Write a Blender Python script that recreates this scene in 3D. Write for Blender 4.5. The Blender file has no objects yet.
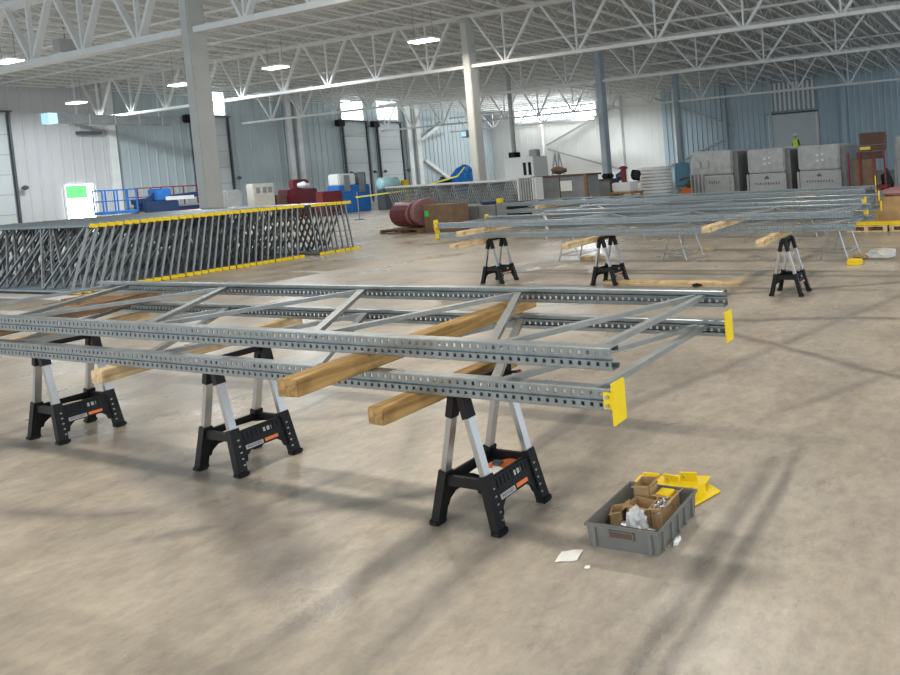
import bpy, bmesh, math, random
from mathutils import Vector, Matrix, noise
random.seed(7)
R=math.radians; PI=math.pi
SC=bpy.context.scene; COL=SC.collection
# ---------------------------------------------------------------- camera
def make_camera():
    f=563.2; yaw,pi_,ro=-.3027,.0388,-.0624
    fw=Vector((math.sin(yaw)*math.cos(pi_),math.cos(yaw)*math.cos(pi_),-math.sin(pi_)))
    r=Vector((math.cos(yaw),-math.sin(yaw),0)); u=r.cross(fw)
    c,s=math.cos(ro),math.sin(ro)
    r2=c*r+s*u; u2=-s*r+c*u
    cd=bpy.data.cameras.new('camera'); cam=bpy.data.objects.new('camera',cd); COL.objects.link(cam)
    m=Matrix((( r2.x,u2.x,-fw.x,0),(r2.y,u2.y,-fw.y,0),(r2.z,u2.z,-fw.z,1.857),(0,0,0,1)))
    cam.matrix_world=m
    cd.sensor_width=36; cd.lens=f/900*36
    cd.shift_x=-(838.6-450)/900; cd.shift_y=-(337.5-175.4)/900
    cd.clip_end=300; cd.clip_start=.05
    SC.camera=cam
make_camera()
# ---------------------------------------------------------------- world, exposure
wd=bpy.data.worlds.new('world'); SC.world=wd; wd.use_nodes=True
bgn=wd.node_tree.nodes['Background']; bgn.inputs[0].default_value=(.76,.89,1,1); bgn.inputs[1].default_value=1.25
SC.view_settings.view_transform='Standard'; SC.view_settings.look='None'
SC.view_settings.gamma=1; SC.view_settings.use_curve_mapping=False
SC.view_settings.exposure=0.42
SC.cycles.max_bounces=6; SC.cycles.diffuse_bounces=4; SC.cycles.glossy_bounces=3
def area(name,loc,sx,sy,power,col,rot=(0,0,0)):
    l=bpy.data.lights.new(name,'AREA'); l.shape='RECTANGLE'; l.size=sx; l.size_y=sy; l.energy=power; l.color=col
    o=bpy.data.objects.new(name,l); COL.objects.link(o); o.location=loc; o.rotation_euler=rot; return o
WARM=(1,.92,.80); COOL=(.86,.95,1)
# lamps: (x,y,power) hung at LZ; fixtures are built at the same places further down
LZ=7.8
LAMPS=[(-39.6,12.4,450,COOL),(-54.1,19.2,450,COOL),(-43,18.9,450,COOL),(-34.5,18.6,400,COOL),(-24,18.2,300,WARM)]
NEAR=[(x,y,165) for y in(9,1,-7) for x in(-15,-6,3)]
FAR=[(-40,46,600,COOL)]  # added lamp, put in to brighten the white back wall
for x,y,p,c in LAMPS: area('lamp_light',(x,y,LZ-.06),1.3,.35,p,c)
for x,y,p,c in FAR: area('lamp_light',(x,y,LZ-.06),1.3,.35,p,c)
for x,y,p in NEAR: area('lamp_light',(x,y,LZ-.06),1.3,.35,p,WARM)
area('daylight_from_high_window',(-49.9,51.9,8.6),11,1.1,800,(.92,.97,1),(R(-55),0,0))
# ---------------------------------------------------------------- materials
def mat(name,col,rough=.6,metal=0,noise_s=None,noise_a=.15,bump=0,spec=.4,alpha=1,emit=None,coat=0,trans=0):
    m=bpy.data.materials.new(name); m.use_nodes=True; nt=m.node_tree; b=nt.nodes['Principled BSDF']
    c=(*col,1); b.inputs['Base Color'].default_value=c; b.inputs['Roughness'].default_value=rough
    b.inputs['Metallic'].default_value=metal; b.inputs['Specular IOR Level'].default_value=spec
    if coat: b.inputs['Coat Weight'].default_value=coat
    if trans: b.inputs['Transmission Weight'].default_value=trans
    if alpha<1: b.inputs['Alpha'].default_value=alpha
    if emit: b.inputs['Emission Color'].default_value=(*emit[0],1); b.inputs['Emission Strength'].default_value=emit[1]
    if noise_s:
        tc=nt.nodes.new('ShaderNodeTexCoord'); n=nt.nodes.new('ShaderNodeTexNoise'); n.inputs['Scale'].default_value=noise_s; n.inputs['Detail'].default_value=5
        nt.links.new(tc.outputs['Object'],n.inputs['Vector'])
        r=nt.nodes.new('ShaderNodeValToRGB'); r.color_ramp.elements[0].position=.3; r.color_ramp.elements[1].position=.7
        r.color_ramp.elements[0].color=(*[v*(1-noise_a) for v in col],1); r.color_ramp.elements[1].color=(*[min(1,v*(1+noise_a)) for v in col],1)
        nt.links.new(n.outputs['Fac'],r.inputs['Fac']); nt.links.new(r.outputs['Color'],b.inputs['Base Color'])
        if bump:
            bp=nt.nodes.new('ShaderNodeBump'); bp.inputs['Strength'].default_value=bump; bp.inputs['Distance'].default_value=.01
            nt.links.new(n.outputs['Fac'],bp.inputs['Height']); nt.links.new(bp.outputs['Normal'],b.inputs['Normal'])
    return m
def floor_mat():
    m=bpy.data.materials.new('concrete'); m.use_nodes=True; nt=m.node_tree; N=nt.nodes; L=nt.links; b=N['Principled BSDF']
    tc=N.new('ShaderNodeTexCoord')
    def noi(s,d=6,dist=0,rough=.6):
        n=N.new('ShaderNodeTexNoise'); n.inputs['Scale'].default_value=s; n.inputs['Detail'].default_value=d; n.inputs['Distortion'].default_value=dist; n.inputs['Roughness'].default_value=rough
        L.new(tc.outputs['Object'],n.inputs['Vector']); return n.outputs['Fac']
    def ramp(fac,p0,c0,p1,c1):
        r=N.new('ShaderNodeValToRGB'); e=r.color_ramp.elements; e[0].position=p0; e[0].color=(*c0,1); e[1].position=p1; e[1].color=(*c1,1); L.new(fac,r.inputs['Fac']); return r.outputs['Color']
    def mix(a,bb,fac,mode='MIX'):
        x=N.new('ShaderNodeMix'); x.data_type='RGBA'; x.blend_type=mode
        if isinstance(fac,(int,float)): x.inputs[0].default_value=fac
        else: L.new(fac,x.inputs[0])
        for v,i in((a,6),(bb,7)):
            if isinstance(v,tuple): x.inputs[i].default_value=(*v,1)
            else: L.new(v,x.inputs[i])
        return x.outputs[2]
    def mth(op,a,bb=None,clamp=False):
        x=N.new('ShaderNodeMath'); x.operation=op; x.use_clamp=clamp
        for i,v in enumerate((a,bb)):
            if v is None: continue
            if isinstance(v,(int,float)): x.inputs[i].default_value=v
            else: L.new(v,x.inputs[i])
        return x.outputs[0]
    base=ramp(noi(1.3,8,.15),.3,(.33,.285,.235),.68,(.50,.44,.365))
    base=mix(base,ramp(noi(.35,5,.6),.35,(.80,.81,.84),.65,(1.07,1.05,1.02)),.9,'MULTIPLY')
    base=mix(base,ramp(noi(11,9,.15,.72),.36,(.74,.74,.75),.60,(1.06,1.06,1.05)),.75,'MULTIPLY')
    base=mix(base,ramp(noi(60,3),.3,(.9,.9,.9),.7,(1.05,1.05,1.05)),.5,'MULTIPLY')
    sep=N.new('ShaderNodeSeparateXYZ'); L.new(tc.outputs['Object'],sep.inputs[0]); X,Y=sep.outputs[0],sep.outputs[1]
    wob=noi(.9,3); wob2=noi(7,6,.5)
    # tyre and drag marks: segments (x0,y0,x1,y1,half width,strength)
    marks=[(-2.95,1.2,-3.3,3.8,.07,.55),(-1.22,1.2,-1.42,3.4,.035,.45),(-1.36,1.2,-1.56,3.2,.045,.45),(-7.2,2.55,-3.0,1.65,.11,.5),
           (-8,1.9,-4.6,3.3,.06,.3),(-4.9,1.5,-2.5,2.9,.05,.35),(-4.4,1.7,-4.1,2.6,.05,.35),(-2.6,3.0,-2.45,1.0,.08,.3),(-6.3,1.6,-4.6,1.9,.05,.3),
           (-9,5.0,2,6.5,.05,.4),(-12,8.3,1,8.0,.06,.4),(-8,5.6,-1.0,7.9,.05,.35),(1,3.6,-3.6,5.6,.05,.35),(-3.1,3.2,-1.2,7.6,.06,.25),(-1.9,3.5,.4,6.3,.05,.25)]
    tot=None
    for x0,y0,x1,y1,w,st in marks:
        dx,dy=x1-x0,y1-y0; ln=math.hypot(dx,dy); ux,uy=dx/ln,dy/ln
        d=mth('ADD',mth('MULTIPLY',mth('SUBTRACT',X,x0),-uy),mth('MULTIPLY',mth('SUBTRACT',Y,y0),ux))
        d=mth('ADD',d,mth('MULTIPLY',mth('SUBTRACT',wob,.5),.25))
        d=mth('ABSOLUTE',d)
        t=mth('ADD',mth('MULTIPLY',mth('SUBTRACT',X,x0),ux),mth('MULTIPLY',mth('SUBTRACT',Y,y0),uy))
        a=mth('SUBTRACT',1.0,mth('DIVIDE',d,w*1.7),True)
        e1=mth('MULTIPLY',t,2.0,True); e2=mth('MULTIPLY',mth('SUBTRACT',ln,t),2.0,True)
        v=mth('MULTIPLY',mth('MULTIPLY',a,mth('MULTIPLY',e1,e2)),st*2.6)
        tot=v if tot is None else mth('MAXIMUM',tot,v)
    tot=mth('MULTIPLY',mth('MINIMUM',tot,.85),mth('ADD',.3,wob2),True)
    base=mix(base,ramp(noi(3.2,10,.3,.8),.30,(.60,.59,.58),.42,(1.03,1.03,1.02)),.8,'MULTIPLY')
    base=mix(base,(.15,.135,.12),tot)
    L.new(base,b.inputs['Base Color'])
    rr=N.new('ShaderNodeMapRange'); L.new(noi(.8,6,.5),rr.inputs[0]); rr.inputs[1].default_value=.3; rr.inputs[2].default_value=.7; rr.inputs[3].default_value=.20; rr.inputs[4].default_value=.50
    L.new(rr.outputs[0],b.inputs['Roughness'])
    bp=N.new('ShaderNodeBump'); bp.inputs['Strength'].default_value=.12; bp.inputs['Distance'].default_value=.01; L.new(noi(30,6),bp.inputs['Height']); L.new(bp.outputs[0],b.inputs['Normal'])
    return m
def wood_mat(name,c0,c1,axis='Y'):
    m=bpy.data.materials.new(name); m.use_nodes=True; nt=m.node_tree; N=nt.nodes; L=nt.links; b=N['Principled BSDF']
    tc=N.new('ShaderNodeTexCoord'); mp=N.new('ShaderNodeMapping'); L.new(tc.outputs['Object'],mp.inputs[0])
    mp.inputs['Scale'].default_value=(30,2.2,30) if axis=='Y' else (2.2,30,30)
    n=N.new('ShaderNodeTexNoise'); n.inputs['Scale'].default_value=1; n.inputs['Detail'].default_value=6; n.inputs['Distortion'].default_value=.8; L.new(mp.outputs[0],n.inputs[0])
    r=N.new('ShaderNodeValToRGB'); r.color_ramp.elements[0].position=.35; r.color_ramp.elements[1].position=.62
    r.color_ramp.elements[0].color=(*c0,1); r.color_ramp.elements[1].color=(*c1,1); L.new(n.outputs[0],r.inputs[0])
    n2=N.new('ShaderNodeTexNoise'); n2.inputs['Scale'].default_value=7; L.new(tc.outputs['Object'],n2.inputs[0])
    r2=N.new('ShaderNodeValToRGB'); r2.color_ramp.elements[0].position=.33; r2.color_ramp.elements[1].position=.5; r2.color_ramp.elements[0].color=(.5,.45,.38,1); r2.color_ramp.elements[1].color=(1,1,1,1); L.new(n2.outputs[0],r2.inputs[0])
    x=N.new('ShaderNodeMix'); x.data_type='RGBA'; x.blend_type='MULTIPLY'; x.inputs[0].default_value=.7; L.new(r.outputs[0],x.inputs[6]); L.new(r2.outputs[0],x.inputs[7])
    L.new(x.outputs[2],b.inputs['Base Color']); b.inputs['Roughness'].default_value=.7
    bp=N.new('ShaderNodeBump'); bp.inputs['Strength'].default_value=.3; bp.inputs['Distance'].default_value=.003; L.new(n.outputs[0],bp.inputs['Height']); L.new(bp.outputs[0],b.inputs['Normal'])
    return m
M={}
M['floor']=floor_mat()
M['zinc']=mat('zinc',(.31,.345,.355),.36,.8,14,.13,.05)
M['zinc_brace']=mat('zinc_brace',(.36,.38,.38),.38,.75,20,.12,.05)
M['yellow']=mat('yellow_paint',(.86,.62,.015),.42,0,8,.06)
M['wood']=wood_mat('timber',(.27,.15,.045),(.50,.31,.11))
M['woodx']=wood_mat('timber_lengthwise',(.46,.30,.13),(.74,.54,.28),'X')
M['pale_wood']=wood_mat('pale_timber',(.55,.38,.19),(.78,.60,.36))
M['dark_wood']=wood_mat('weathered_timber',(.16,.09,.045),(.33,.20,.10))
M['white_steel']=mat('painted_steel',(.78,.785,.77),.5,0,2,.05)
M['column']=mat('column_paint',(.52,.52,.49),.5,0,2,.06)
M['column_blue']=mat('column_primer',(.36,.42,.46),.5,0,2,.06)
M['joist']=mat('joist_paint',(.80,.80,.77),.55)
M['deck']=mat('roof_deck',(.54,.54,.53),.6,.0,1,.08)
M['wall']=mat('wall_panel',(.50,.57,.60),.55,0,.5,.05)
M['wall_white']=mat('white_wall_panel',(.80,.79,.76),.6,0,.4,.04)
M['wall_blue']=mat('blue_wall_panel',(.47,.57,.63),.5,0,.5,.06)
M['wall_left_glow']=mat('glow_pale_wall_panel',(.60,.595,.60),.55,0,.5,.03)  # glow from the door put into a paler wall colour
M['door']=mat('dock_door',(.60,.63,.64),.5,0,1,.03)
M['black']=mat('black_plastic',(.010,.010,.011),.5,0,12,.2,spec=.25)
M['dark']=mat('dark_steel',(.10,.11,.12),.5,.3)
M['alu']=mat('aluminium_leg',(.50,.50,.50),.3,.85)
M['orange']=mat('orange_plastic',(.80,.20,.05),.5)
M['white']=mat('white_plastic',(.80,.80,.78),.5)
M['paper']=mat('paper',(.86,.84,.79),.8)
M['card']=mat('cardboard',(.42,.27,.13),.8,0,6,.15)
M['card_dark']=mat('dark_cardboard',(.12,.07,.05),.8,0,4,.2)
M['card_brown']=mat('brown_cardboard',(.22,.14,.085),.8,0,4,.15)
M['tote']=mat('grey_tote',(.175,.17,.16),.5,0,5,.1)
M['bolt']=mat('bolt_zinc',(.55,.58,.62),.3,.9)
M['bag']=mat('clear_film',(.75,.77,.78),.25,0,9,.1,.6,.6,.55)
M['maroon']=mat('maroon_paint',(.15,.02,.028),.3,0,3,.2)
M['pink']=mat('pink_wrap',(.30,.15,.15),.6,0,8,.15)
M['blue']=mat('blue_paint',(.03,.17,.52),.4,0,5,.15)
M['navy']=mat('navy_paint',(.02,.045,.12),.45,0,5,.2)
M['tarp']=mat('blue_tarp',(.03,.28,.75),.4,0,5,.3)
M['cyan']=mat('pale_cyan_shell',(.42,.66,.72),.35)
M['red']=mat('red_paint',(.20,.015,.02),.4)
M['grey']=mat('grey_metal',(.27,.28,.28),.5,.2,3,.1)
M['lgrey']=mat('light_grey_metal',(.42,.42,.41),.5,.2,3,.1)
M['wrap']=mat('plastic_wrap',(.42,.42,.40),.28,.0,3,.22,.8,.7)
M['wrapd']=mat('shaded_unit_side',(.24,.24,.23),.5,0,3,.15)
M['unit']=mat('unit_panel',(.46,.47,.46),.5,0,3,.06)
M['ink']=mat('ink',(.05,.05,.05),.6)
M['tape']=mat('caution_tape',(.78,.68,.10),.5)
M['green']=mat('green_label',(.05,.65,.12),.5)
M['hivis']=mat('hi_vis_vest',(.62,.85,.05),.6,emit=None)
M['skin']=mat('skin',(.50,.30,.21),.6)
M['trousers']=mat('dark_trousers',(.035,.04,.06),.8)
M['rubber']=mat('rubber',(.025,.025,.025),.8)
M['guard']=mat('blue_column_guard',(.14,.33,.46),.45)
M['lamp']=mat('lamp_diffuser',(1,1,1),.5,emit=((1,.93,.82),9))
M['daylight']=mat('daylight_pane',(.9,.95,1),.2,emit=((.86,.97,1),4.5))
M['outdoor_green']=mat('green_seen_outside',(.05,.3,.08),.5,emit=((.22,.85,.30),.75))
M['duct']=mat('duct_metal',(.24,.25,.25),.5,.1,2,.12)
M['duct_end']=mat('glowing_duct_film',(.45,.70,.92),.3,emit=((.45,.8,1),.6))  # no lamp: brightness of duct end and heater grille put in as emission
M['blind']=mat('corrugated_strip',(.33,.38,.42),.5)
M['unprinted']=mat('off_white_board',(.62,.58,.50),.7,0,3,.1)
M['yellow_label']=mat('yellow_label',(.80,.60,.10),.6)
# ---------------------------------------------------------------- mesh helpers
class MB:
    def __init__(s): s.v=[]; s.f=[]; s.mi=[]; s.cur=0
    def add(s,vs,fs):
        o=len(s.v); s.v+= [tuple(v) for v in vs]
        for f in fs: s.f.append([i+o for i in f]); s.mi.append(s.cur)
        return s
    def box(s,x0,x1,y0,y1,z0,z1,m=None):
        vs=[Vector(p) for p in((x0,y0,z0),(x1,y0,z0),(x1,y1,z0),(x0,y1,z0),(x0,y0,z1),(x1,y0,z1),(x1,y1,z1),(x0,y1,z1))]
        if m: vs=[m@v for v in vs]
        return s.add(vs,[(0,3,2,1),(4,5,6,7),(0,1,5,4),(1,2,6,5),(2,3,7,6),(3,0,4,7)])
    def bbox(s,x0,x1,y0,y1,z0,z1,b=.01,m=None):
        # box with chamfered edges
        bm=bmesh.new(); r=bmesh.ops.create_cube(bm,size=1)
        for v in bm.verts: v.co=Vector((x0+(v.co.x+.5)*(x1-x0),y0+(v.co.y+.5)*(y1-y0),z0+(v.co.z+.5)*(z1-z0)))
        bmesh.ops.bevel(bm,geom=bm.edges[:],offset=b,segments=2,affect='EDGES')
        return s.addbm(bm,m)
    def addbm(s,bm,m=None):
        bm.verts.index_update(); vs=[(m@v.co if m else v.co.copy()) for v in bm.verts]; fs=[[v.index for v in f.verts] for f in bm.faces]
        bm.free(); return s.add(vs,fs)
    def bar(s,p0,p1,w,h,up=(0,0,1)):
        p0,p1=Vector(p0),Vector(p1); d=(p1-p0).normalized(); up=Vector(up)
        if abs(d.dot(up))>.97: up=Vector((1,0,0)) if abs(d.x)<.9 else Vector((0,1,0))
        a=d.cross(up).normalized()*w/2; b=a.cross(d).normalized()*h/2
        vs=[p0-a-b,p0+a-b,p0+a+b,p0-a+b,p1-a-b,p1+a-b,p1+a+b,p1-a+b]
        return s.add(vs,[(0,1,2,3),(7,6,5,4),(0,4,5,1),(1,5,6,2),(2,6,7,3),(3,7,4,0)])
    def chan(s,p0,p1,w,h,t=.004,up=(0,0,1)):
        # open channel: web + two flanges
        p0,p1=Vector(p0),Vector(p1); d=(p1-p0).normalized(); up=Vector(up)
        a=d.cross(up).normalized()*w/2; b=a.cross(d).normalized()*h
        pr=[(-1,0),(1,0),(1,-1),(.86,-1),(.86,-.12),(-.86,-.12),(-.86,-1),(-1,-1)]
        n=len(pr); vs=[q+a*x+b*y for q in(p0,p1) for x,y in pr]
        fs=[tuple(range(n))[::-1],tuple(range(n,2*n))]+[(i,(i+1)%n,n+(i+1)%n,n+i) for i in range(n)]
        return s.add(vs,fs)
    def tube(s,pts,r,n=8,r2=None):
        pts=[Vector(p) for p in pts]; rings=[]; k=len(pts)
        for i,p in enumerate(pts):
            d=(pts[min(i+1,k-1)]-pts[max(i-1,0)]).normalized(); up=Vector((0,0,1)) if abs(d.z)<.95 else Vector((1,0,0))
            a=d.cross(up).normalized(); b=a.cross(d); rr=r if r2 is None else r+(r2-r)*i/(k-1)
            rings.append([p+(a*math.cos(2*PI*j/n)+b*math.sin(2*PI*j/n))*rr for j in range(n)])
        vs=[v for q in rings for v in q]; fs=[]
        for i in range(k-1):
            for j in range(n): fs.append((i*n+j,i*n+(j+1)%n,(i+1)*n+(j+1)%n,(i+1)*n+j))
        fs+= [tuple(range(n))[::-1],tuple((k-1)*n+j for j in range(n))]
        return s.add(vs,fs)
    def lathe(s,prof,n=24,c=(0,0,0),m=None):
        c=Vector(c); vs=[];fs=[]
        for r,z in prof:
            for j in range(n):
                v=Vector((r*math.cos(2*PI*j/n),r*math.sin(2*PI*j/n),z)); vs.append((m@v if m else v)+c)
        for i in range(len(prof)-1):
            for j in range(n): fs.append((i*n+j,i*n+(j+1)%n,(i+1)*n+(j+1)%n,(i+1)*n+j))
        fs+= [tuple(range(n))[::-1],tuple((len(prof)-1)*n+j for j in range(n))]
        return s.add(vs,fs)
    def prism(s,poly,a,b,axis='x'):
        # polygon extruded along an axis from a to b
        def P(u,v,t): return {'x':(t,u,v),'y':(u,t,v),'z':(u,v,t)}[axis]
        n=len(poly); vs=[P(u,v,a) for u,v in poly]+[P(u,v,b) for u,v in poly]
        return s.add(vs,[tuple(range(n))[::-1],tuple(range(n,2*n))]+[(i,(i+1)%n,n+(i+1)%n,n+i) for i in range(n)])
    def blob(s,c,r,seed=0,amp=.25,sub=2,sq=(1,1,1),fr=1.6):
        bm=bmesh.new(); bmesh.ops.create_icosphere(bm,subdivisions=sub,radius=1)
        for v in bm.verts:
            k=1+amp*noise.noise(v.co*fr+Vector((seed*3.1,seed,0))); v.co=Vector((v.co.x*r*sq[0]*k+c[0],v.co.y*r*sq[1]*k+c[1],v.co.z*r*sq[2]*k+c[2]))
        return s.addbm(bm)
    def mesh(s,name,mats,smooth=False):
        me=bpy.data.meshes.new(name); me.from_pydata([tuple(v) for v in s.v],[],s.f)
        for m in (mats if isinstance(mats,(list,tuple)) else [mats]): me.materials.append(M[m])
        for p,i in zip(me.polygons,s.mi): p.material_index=i; p.use_smooth=smooth
        bm=bmesh.new(); bm.from_mesh(me); bmesh.ops.recalc_face_normals(bm,faces=bm.faces[:]); bm.to_mesh(me); bm.free()
        return me
    def obj(s,name,mats,parent=None,smooth=False,loc=None):
        o=bpy.data.objects.new(name,s.mesh(name,mats,smooth)); COL.objects.link(o)
        if parent: o.parent=parent
        if loc: o.location=loc
        return o
def thing(name,label,cat,loc=(0,0,0),rot=(0,0,0),group=None):
    o=bpy.data.objects.new(name,None); COL.objects.link(o); o.location=loc; o.rotation_euler=rot; o.empty_display_size=.1
    o['label']=label; o['category']=cat
    if group: o['group']=group
    return o
def tag(o,label,cat,group=None):
    o['label']=label; o['category']=cat
    if group: o['group']=group
    return o
def struct(mb,name,mats,loc=None,smooth=False):
    o=mb.obj(name,mats,None,smooth,loc); o['kind']='structure'; return o
def part(name,me,parent,loc=(0,0,0),rot=(0,0,0)):
    o=bpy.data.objects.new(name,me); COL.objects.link(o); o.parent=parent; o.location=loc; o.rotation_euler=rot; return o
def copy_tree(o,parent=None):
    c=o.copy(); COL.objects.link(c)
    if parent: c.parent=parent
    for ch in o.children: copy_tree(ch,c)
    return c
def dup(o,loc,rot,label,group=None,scale=None):
    c=copy_tree(o); c.location=loc; c.rotation_euler=rot; c['label']=label
    if group: c['group']=group
    elif 'group' in c: del c['group']
    if scale: c.scale=scale
    return c
def text_mesh(name,txt,size,matname,ext=.0015):
    cu=bpy.data.curves.new(name,'FONT'); cu.body=txt; cu.size=size; cu.extrude=ext; cu.align_x='CENTER'; cu.align_y='CENTER'
    o=bpy.data.objects.new(name,cu); COL.objects.link(o); bpy.context.view_layer.update()
    me=bpy.data.meshes.new_from_object(o.evaluated_get(bpy.context.evaluated_depsgraph_get())); bpy.data.objects.remove(o)
    me.materials.clear(); me.materials.append(M[matname]); return me

# ================================================================ SETTING
WX=-59.8; WY=52.6; DZ=9.95
struct(MB().box(-62,14,-12,55,-.2,0),'floor','floor')
# joints sawn in the slab are part of the floor's own pattern (kept thin grooves)
def corr(a0,a1,z0,z1,pitch,depth,fn):
    mb=MB(); prof=[]; a=a0
    while a<a1-1e-6:
        for t,d in((0,0),(.72,0),(.80,depth),(.92,depth)):
            q=a+t*pitch
            if q<a1: prof.append((q,d))
        a+=pitch
    prof.append((a1,0)); vs=[]; 
    for q,d in prof: vs+= [fn(q,d,z0),fn(q,d,z1)]
    fs=[(2*i,2*i+2,2*i+3,2*i+1) for i in range(len(prof)-1)]
    mb.add(vs,fs); return mb,len(fs)
# left wall: door glow painted as a paler colour up to the first pilaster, ribbed grey beyond
mb,n1=corr(-12,22.5,0,DZ+.3,.45,.03,lambda q,d,z:(WX+d,q,z))
mb2,n2=corr(22.5,WY,0,DZ+.3,.45,.05,lambda q,d,z:(WX+d,q,z))
mb.cur=1; mb.add(mb2.v,mb2.f); mb.cur=0; mb.box(WX-.3,WX-.02,-12,WY,0,DZ+.3)
struct(mb,'wall_left',['wall_left_glow','wall'])
XS=-35.9
mb,n1=corr(WX,XS,0,DZ+.3,.9,.015,lambda q,d,z:(q,WY-d,z))
mb2,n2=corr(XS,14,0,DZ+.3,.6,.10,lambda q,d,z:(q,WY-d,z))
mb.cur=1; mb.add(mb2.v,mb2.f); mb.cur=0; mb.box(WX,14,WY+.02,WY+.3,0,DZ+.3)
struct(mb,'wall_back',['wall_white','wall_blue'])
mb,_=corr(-61,14,0,1,.3,.06,lambda q,d,z:(q,-12+z*(WY+12.3),DZ+d))
mb.box(-61,14,-12,WY+.3,DZ+.1,DZ+.3)
struct(mb,'ceiling','deck')
# pilasters on the walls
def trim(n,mb,m='white_steel'): return struct(mb,'trim_%d'%n,m)
k=1
for y,w in((22.5,.35),(32.6,.35),(33.3,.3),(42.7,.4),(43.6,.4)):
    trim(k,MB().box(WX+.05,WX+.4,y-w/2,y+w/2,0,DZ)); k+=1
for x,w,m in((-52.0,.35,'wall_white'),(-41.2,.6,'white_steel'),(-34.0,.5,'white_steel'),(-28.2,.35,'column_blue'),(-23.1,.3,'wall_blue'),(-15.4,.45,'wall_blue')):
    trim(k,MB().box(x-w/2,x+w/2,WY-.45,WY-.1,0,DZ),m); k+=1
# kerb along the left wall
struct(MB().box(WX+.05,WX+.12,-12,WY-.5,0,.25),'baseboard_left','wall')
# dock doors on the left wall
def dock_door(n,y0,y1,ztop):
    d=struct(MB().box(WX+.05,WX+.13,y0,y1,0,ztop),'door_%d'%n,'door')
    for i in range(1,6):
        z=ztop*i/6; MB().box(WX+.13,WX+.145,y0,y1,z-.015,z+.015).obj('panel_seam','grey',d)
    for y in(y0-.12,y1+.12):
        MB().box(WX+.05,WX+.22,y-.04,y+.04,0,ztop+.25).obj('track','dark',d)
        MB().blob((WX+.35,y+.25,2.9),.16,n,.1,1).obj('roller_box','dark',d)
    MB().box(WX+.1,WX+.38,y0-.2,y1+.2,ztop+.16,ztop+.24).obj('header_rail','dark',d)
    MB().bbox(WX+.1,WX+.6,y0-.75,y0-.15,ztop-.35,ztop+.25,.05).obj('opener_motor','black',d)
    for y in(y0-.45,): MB().tube([(WX+.3,y,0.0),(WX+.3,y,ztop)],.035,6).obj('hoist_rail','dark',d)
    return d
dock_door(1,15.2,18.3,7.5)
dock_door(2,26.9,28.6,7.6)
dock_door(3,36.9,38.7,7.6)
dock_door(4,39.9,41.9,7.6)
def window(n,y0,y1,z0,z1,m='daylight'):
    w=struct(MB().box(WX+.06,WX+.10,y0,y1,z0,z1),'window_%d'%n,m)
    f=MB()
    for a,b,c,d in((y0-.08,y1+.08,z0-.08,z0),(y0-.08,y1+.08,z1,z1+.08),(y0-.08,y0,z0,z1),(y1,y1+.08,z0,z1)): f.box(WX+.05,WX+.14,a,b,c,d)
    f.obj('window_frame','white_steel',w); return w
window(1,26.9,28.6,7.95,9.75); window(2,36.8,38.6,7.95,9.8); window(3,39.9,41.8,8.1,9.85)
# man door standing open to the daylight
w=struct(MB().box(-55.6,-44.2,WY-.3,WY-.14,7.9,9.3),'window_6','daylight'); f=MB()
for a in((-55.8,-44,7.8,7.9),(-55.8,-44,9.3,9.4),(-55.8,-55.6,7.9,9.3),(-44.2,-44,7.9,9.3),(-50,-49.9,7.9,9.3)): f.box(a[0],a[1],WY-.34,WY-.1,a[2],a[3])
f.obj('window_frame','white_steel',w)
w=window(4,20.3,21.5,.02,2.95)
MB().box(WX+.105,WX+.12,20.32,21.2,2.05,2.9).obj('outdoor_view','outdoor_green',w)
# loading door and strip panel in the back wall
d=struct(MB().box(-23.2,-18.3,WY-.3,WY-.12,0,6.1),'door_5','door')
MB().box(-23.4,-18.1,WY-.36,WY-.1,6.1,6.25).obj('header_rail','dark',d)
for x in(-23.3,-18.2): MB().box(x-.1,x+.1,WY-.36,WY-.1,0,6.1).obj('track','white_steel',d)
w=struct(MB().box(-23.2,-18.3,WY-.28,WY-.14,6.4,9.3),'window_5','blind')
for i in range(10): MB().box(-23.1+i*.5,-22.85+i*.5,WY-.32,WY-.27,6.45,9.25).obj('slat','white_steel',w)

# ---------------------------------------------------------------- columns
def column(x,y,w,m,label,ztop=9.3):
    t=thing('steel_column',label,'column',(x,y,0))
    MB().bbox(-w/2,w/2,-w/2,w/2,.03,ztop,.03).obj('shaft',m,t)
    MB().box(-w*.8,w*.8,-w*.8,w*.8,0,.035).obj('base_plate','grey',t)
    MB().box(-w*.7,w*.7,-w*.7,w*.7,ztop-.02,ztop+.06).obj('cap_plate',m,t)
    return t
column(-25.05,11.45,.42,'column','thick pale grey steel column rising behind the long stack of upright frames',9.2)
column(-24.6,20.8,.42,'column','pale steel column behind the pile of roof joists, in the middle of the hall',9.2)
column(-24.4,29.5,.42,'column_blue','slim blue-grey steel column behind the motor workbench',9.2)
column(-25.8,40,.40,'column_blue','farthest blue-grey steel column, wearing a blue plastic guard at its foot',9.2)
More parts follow.
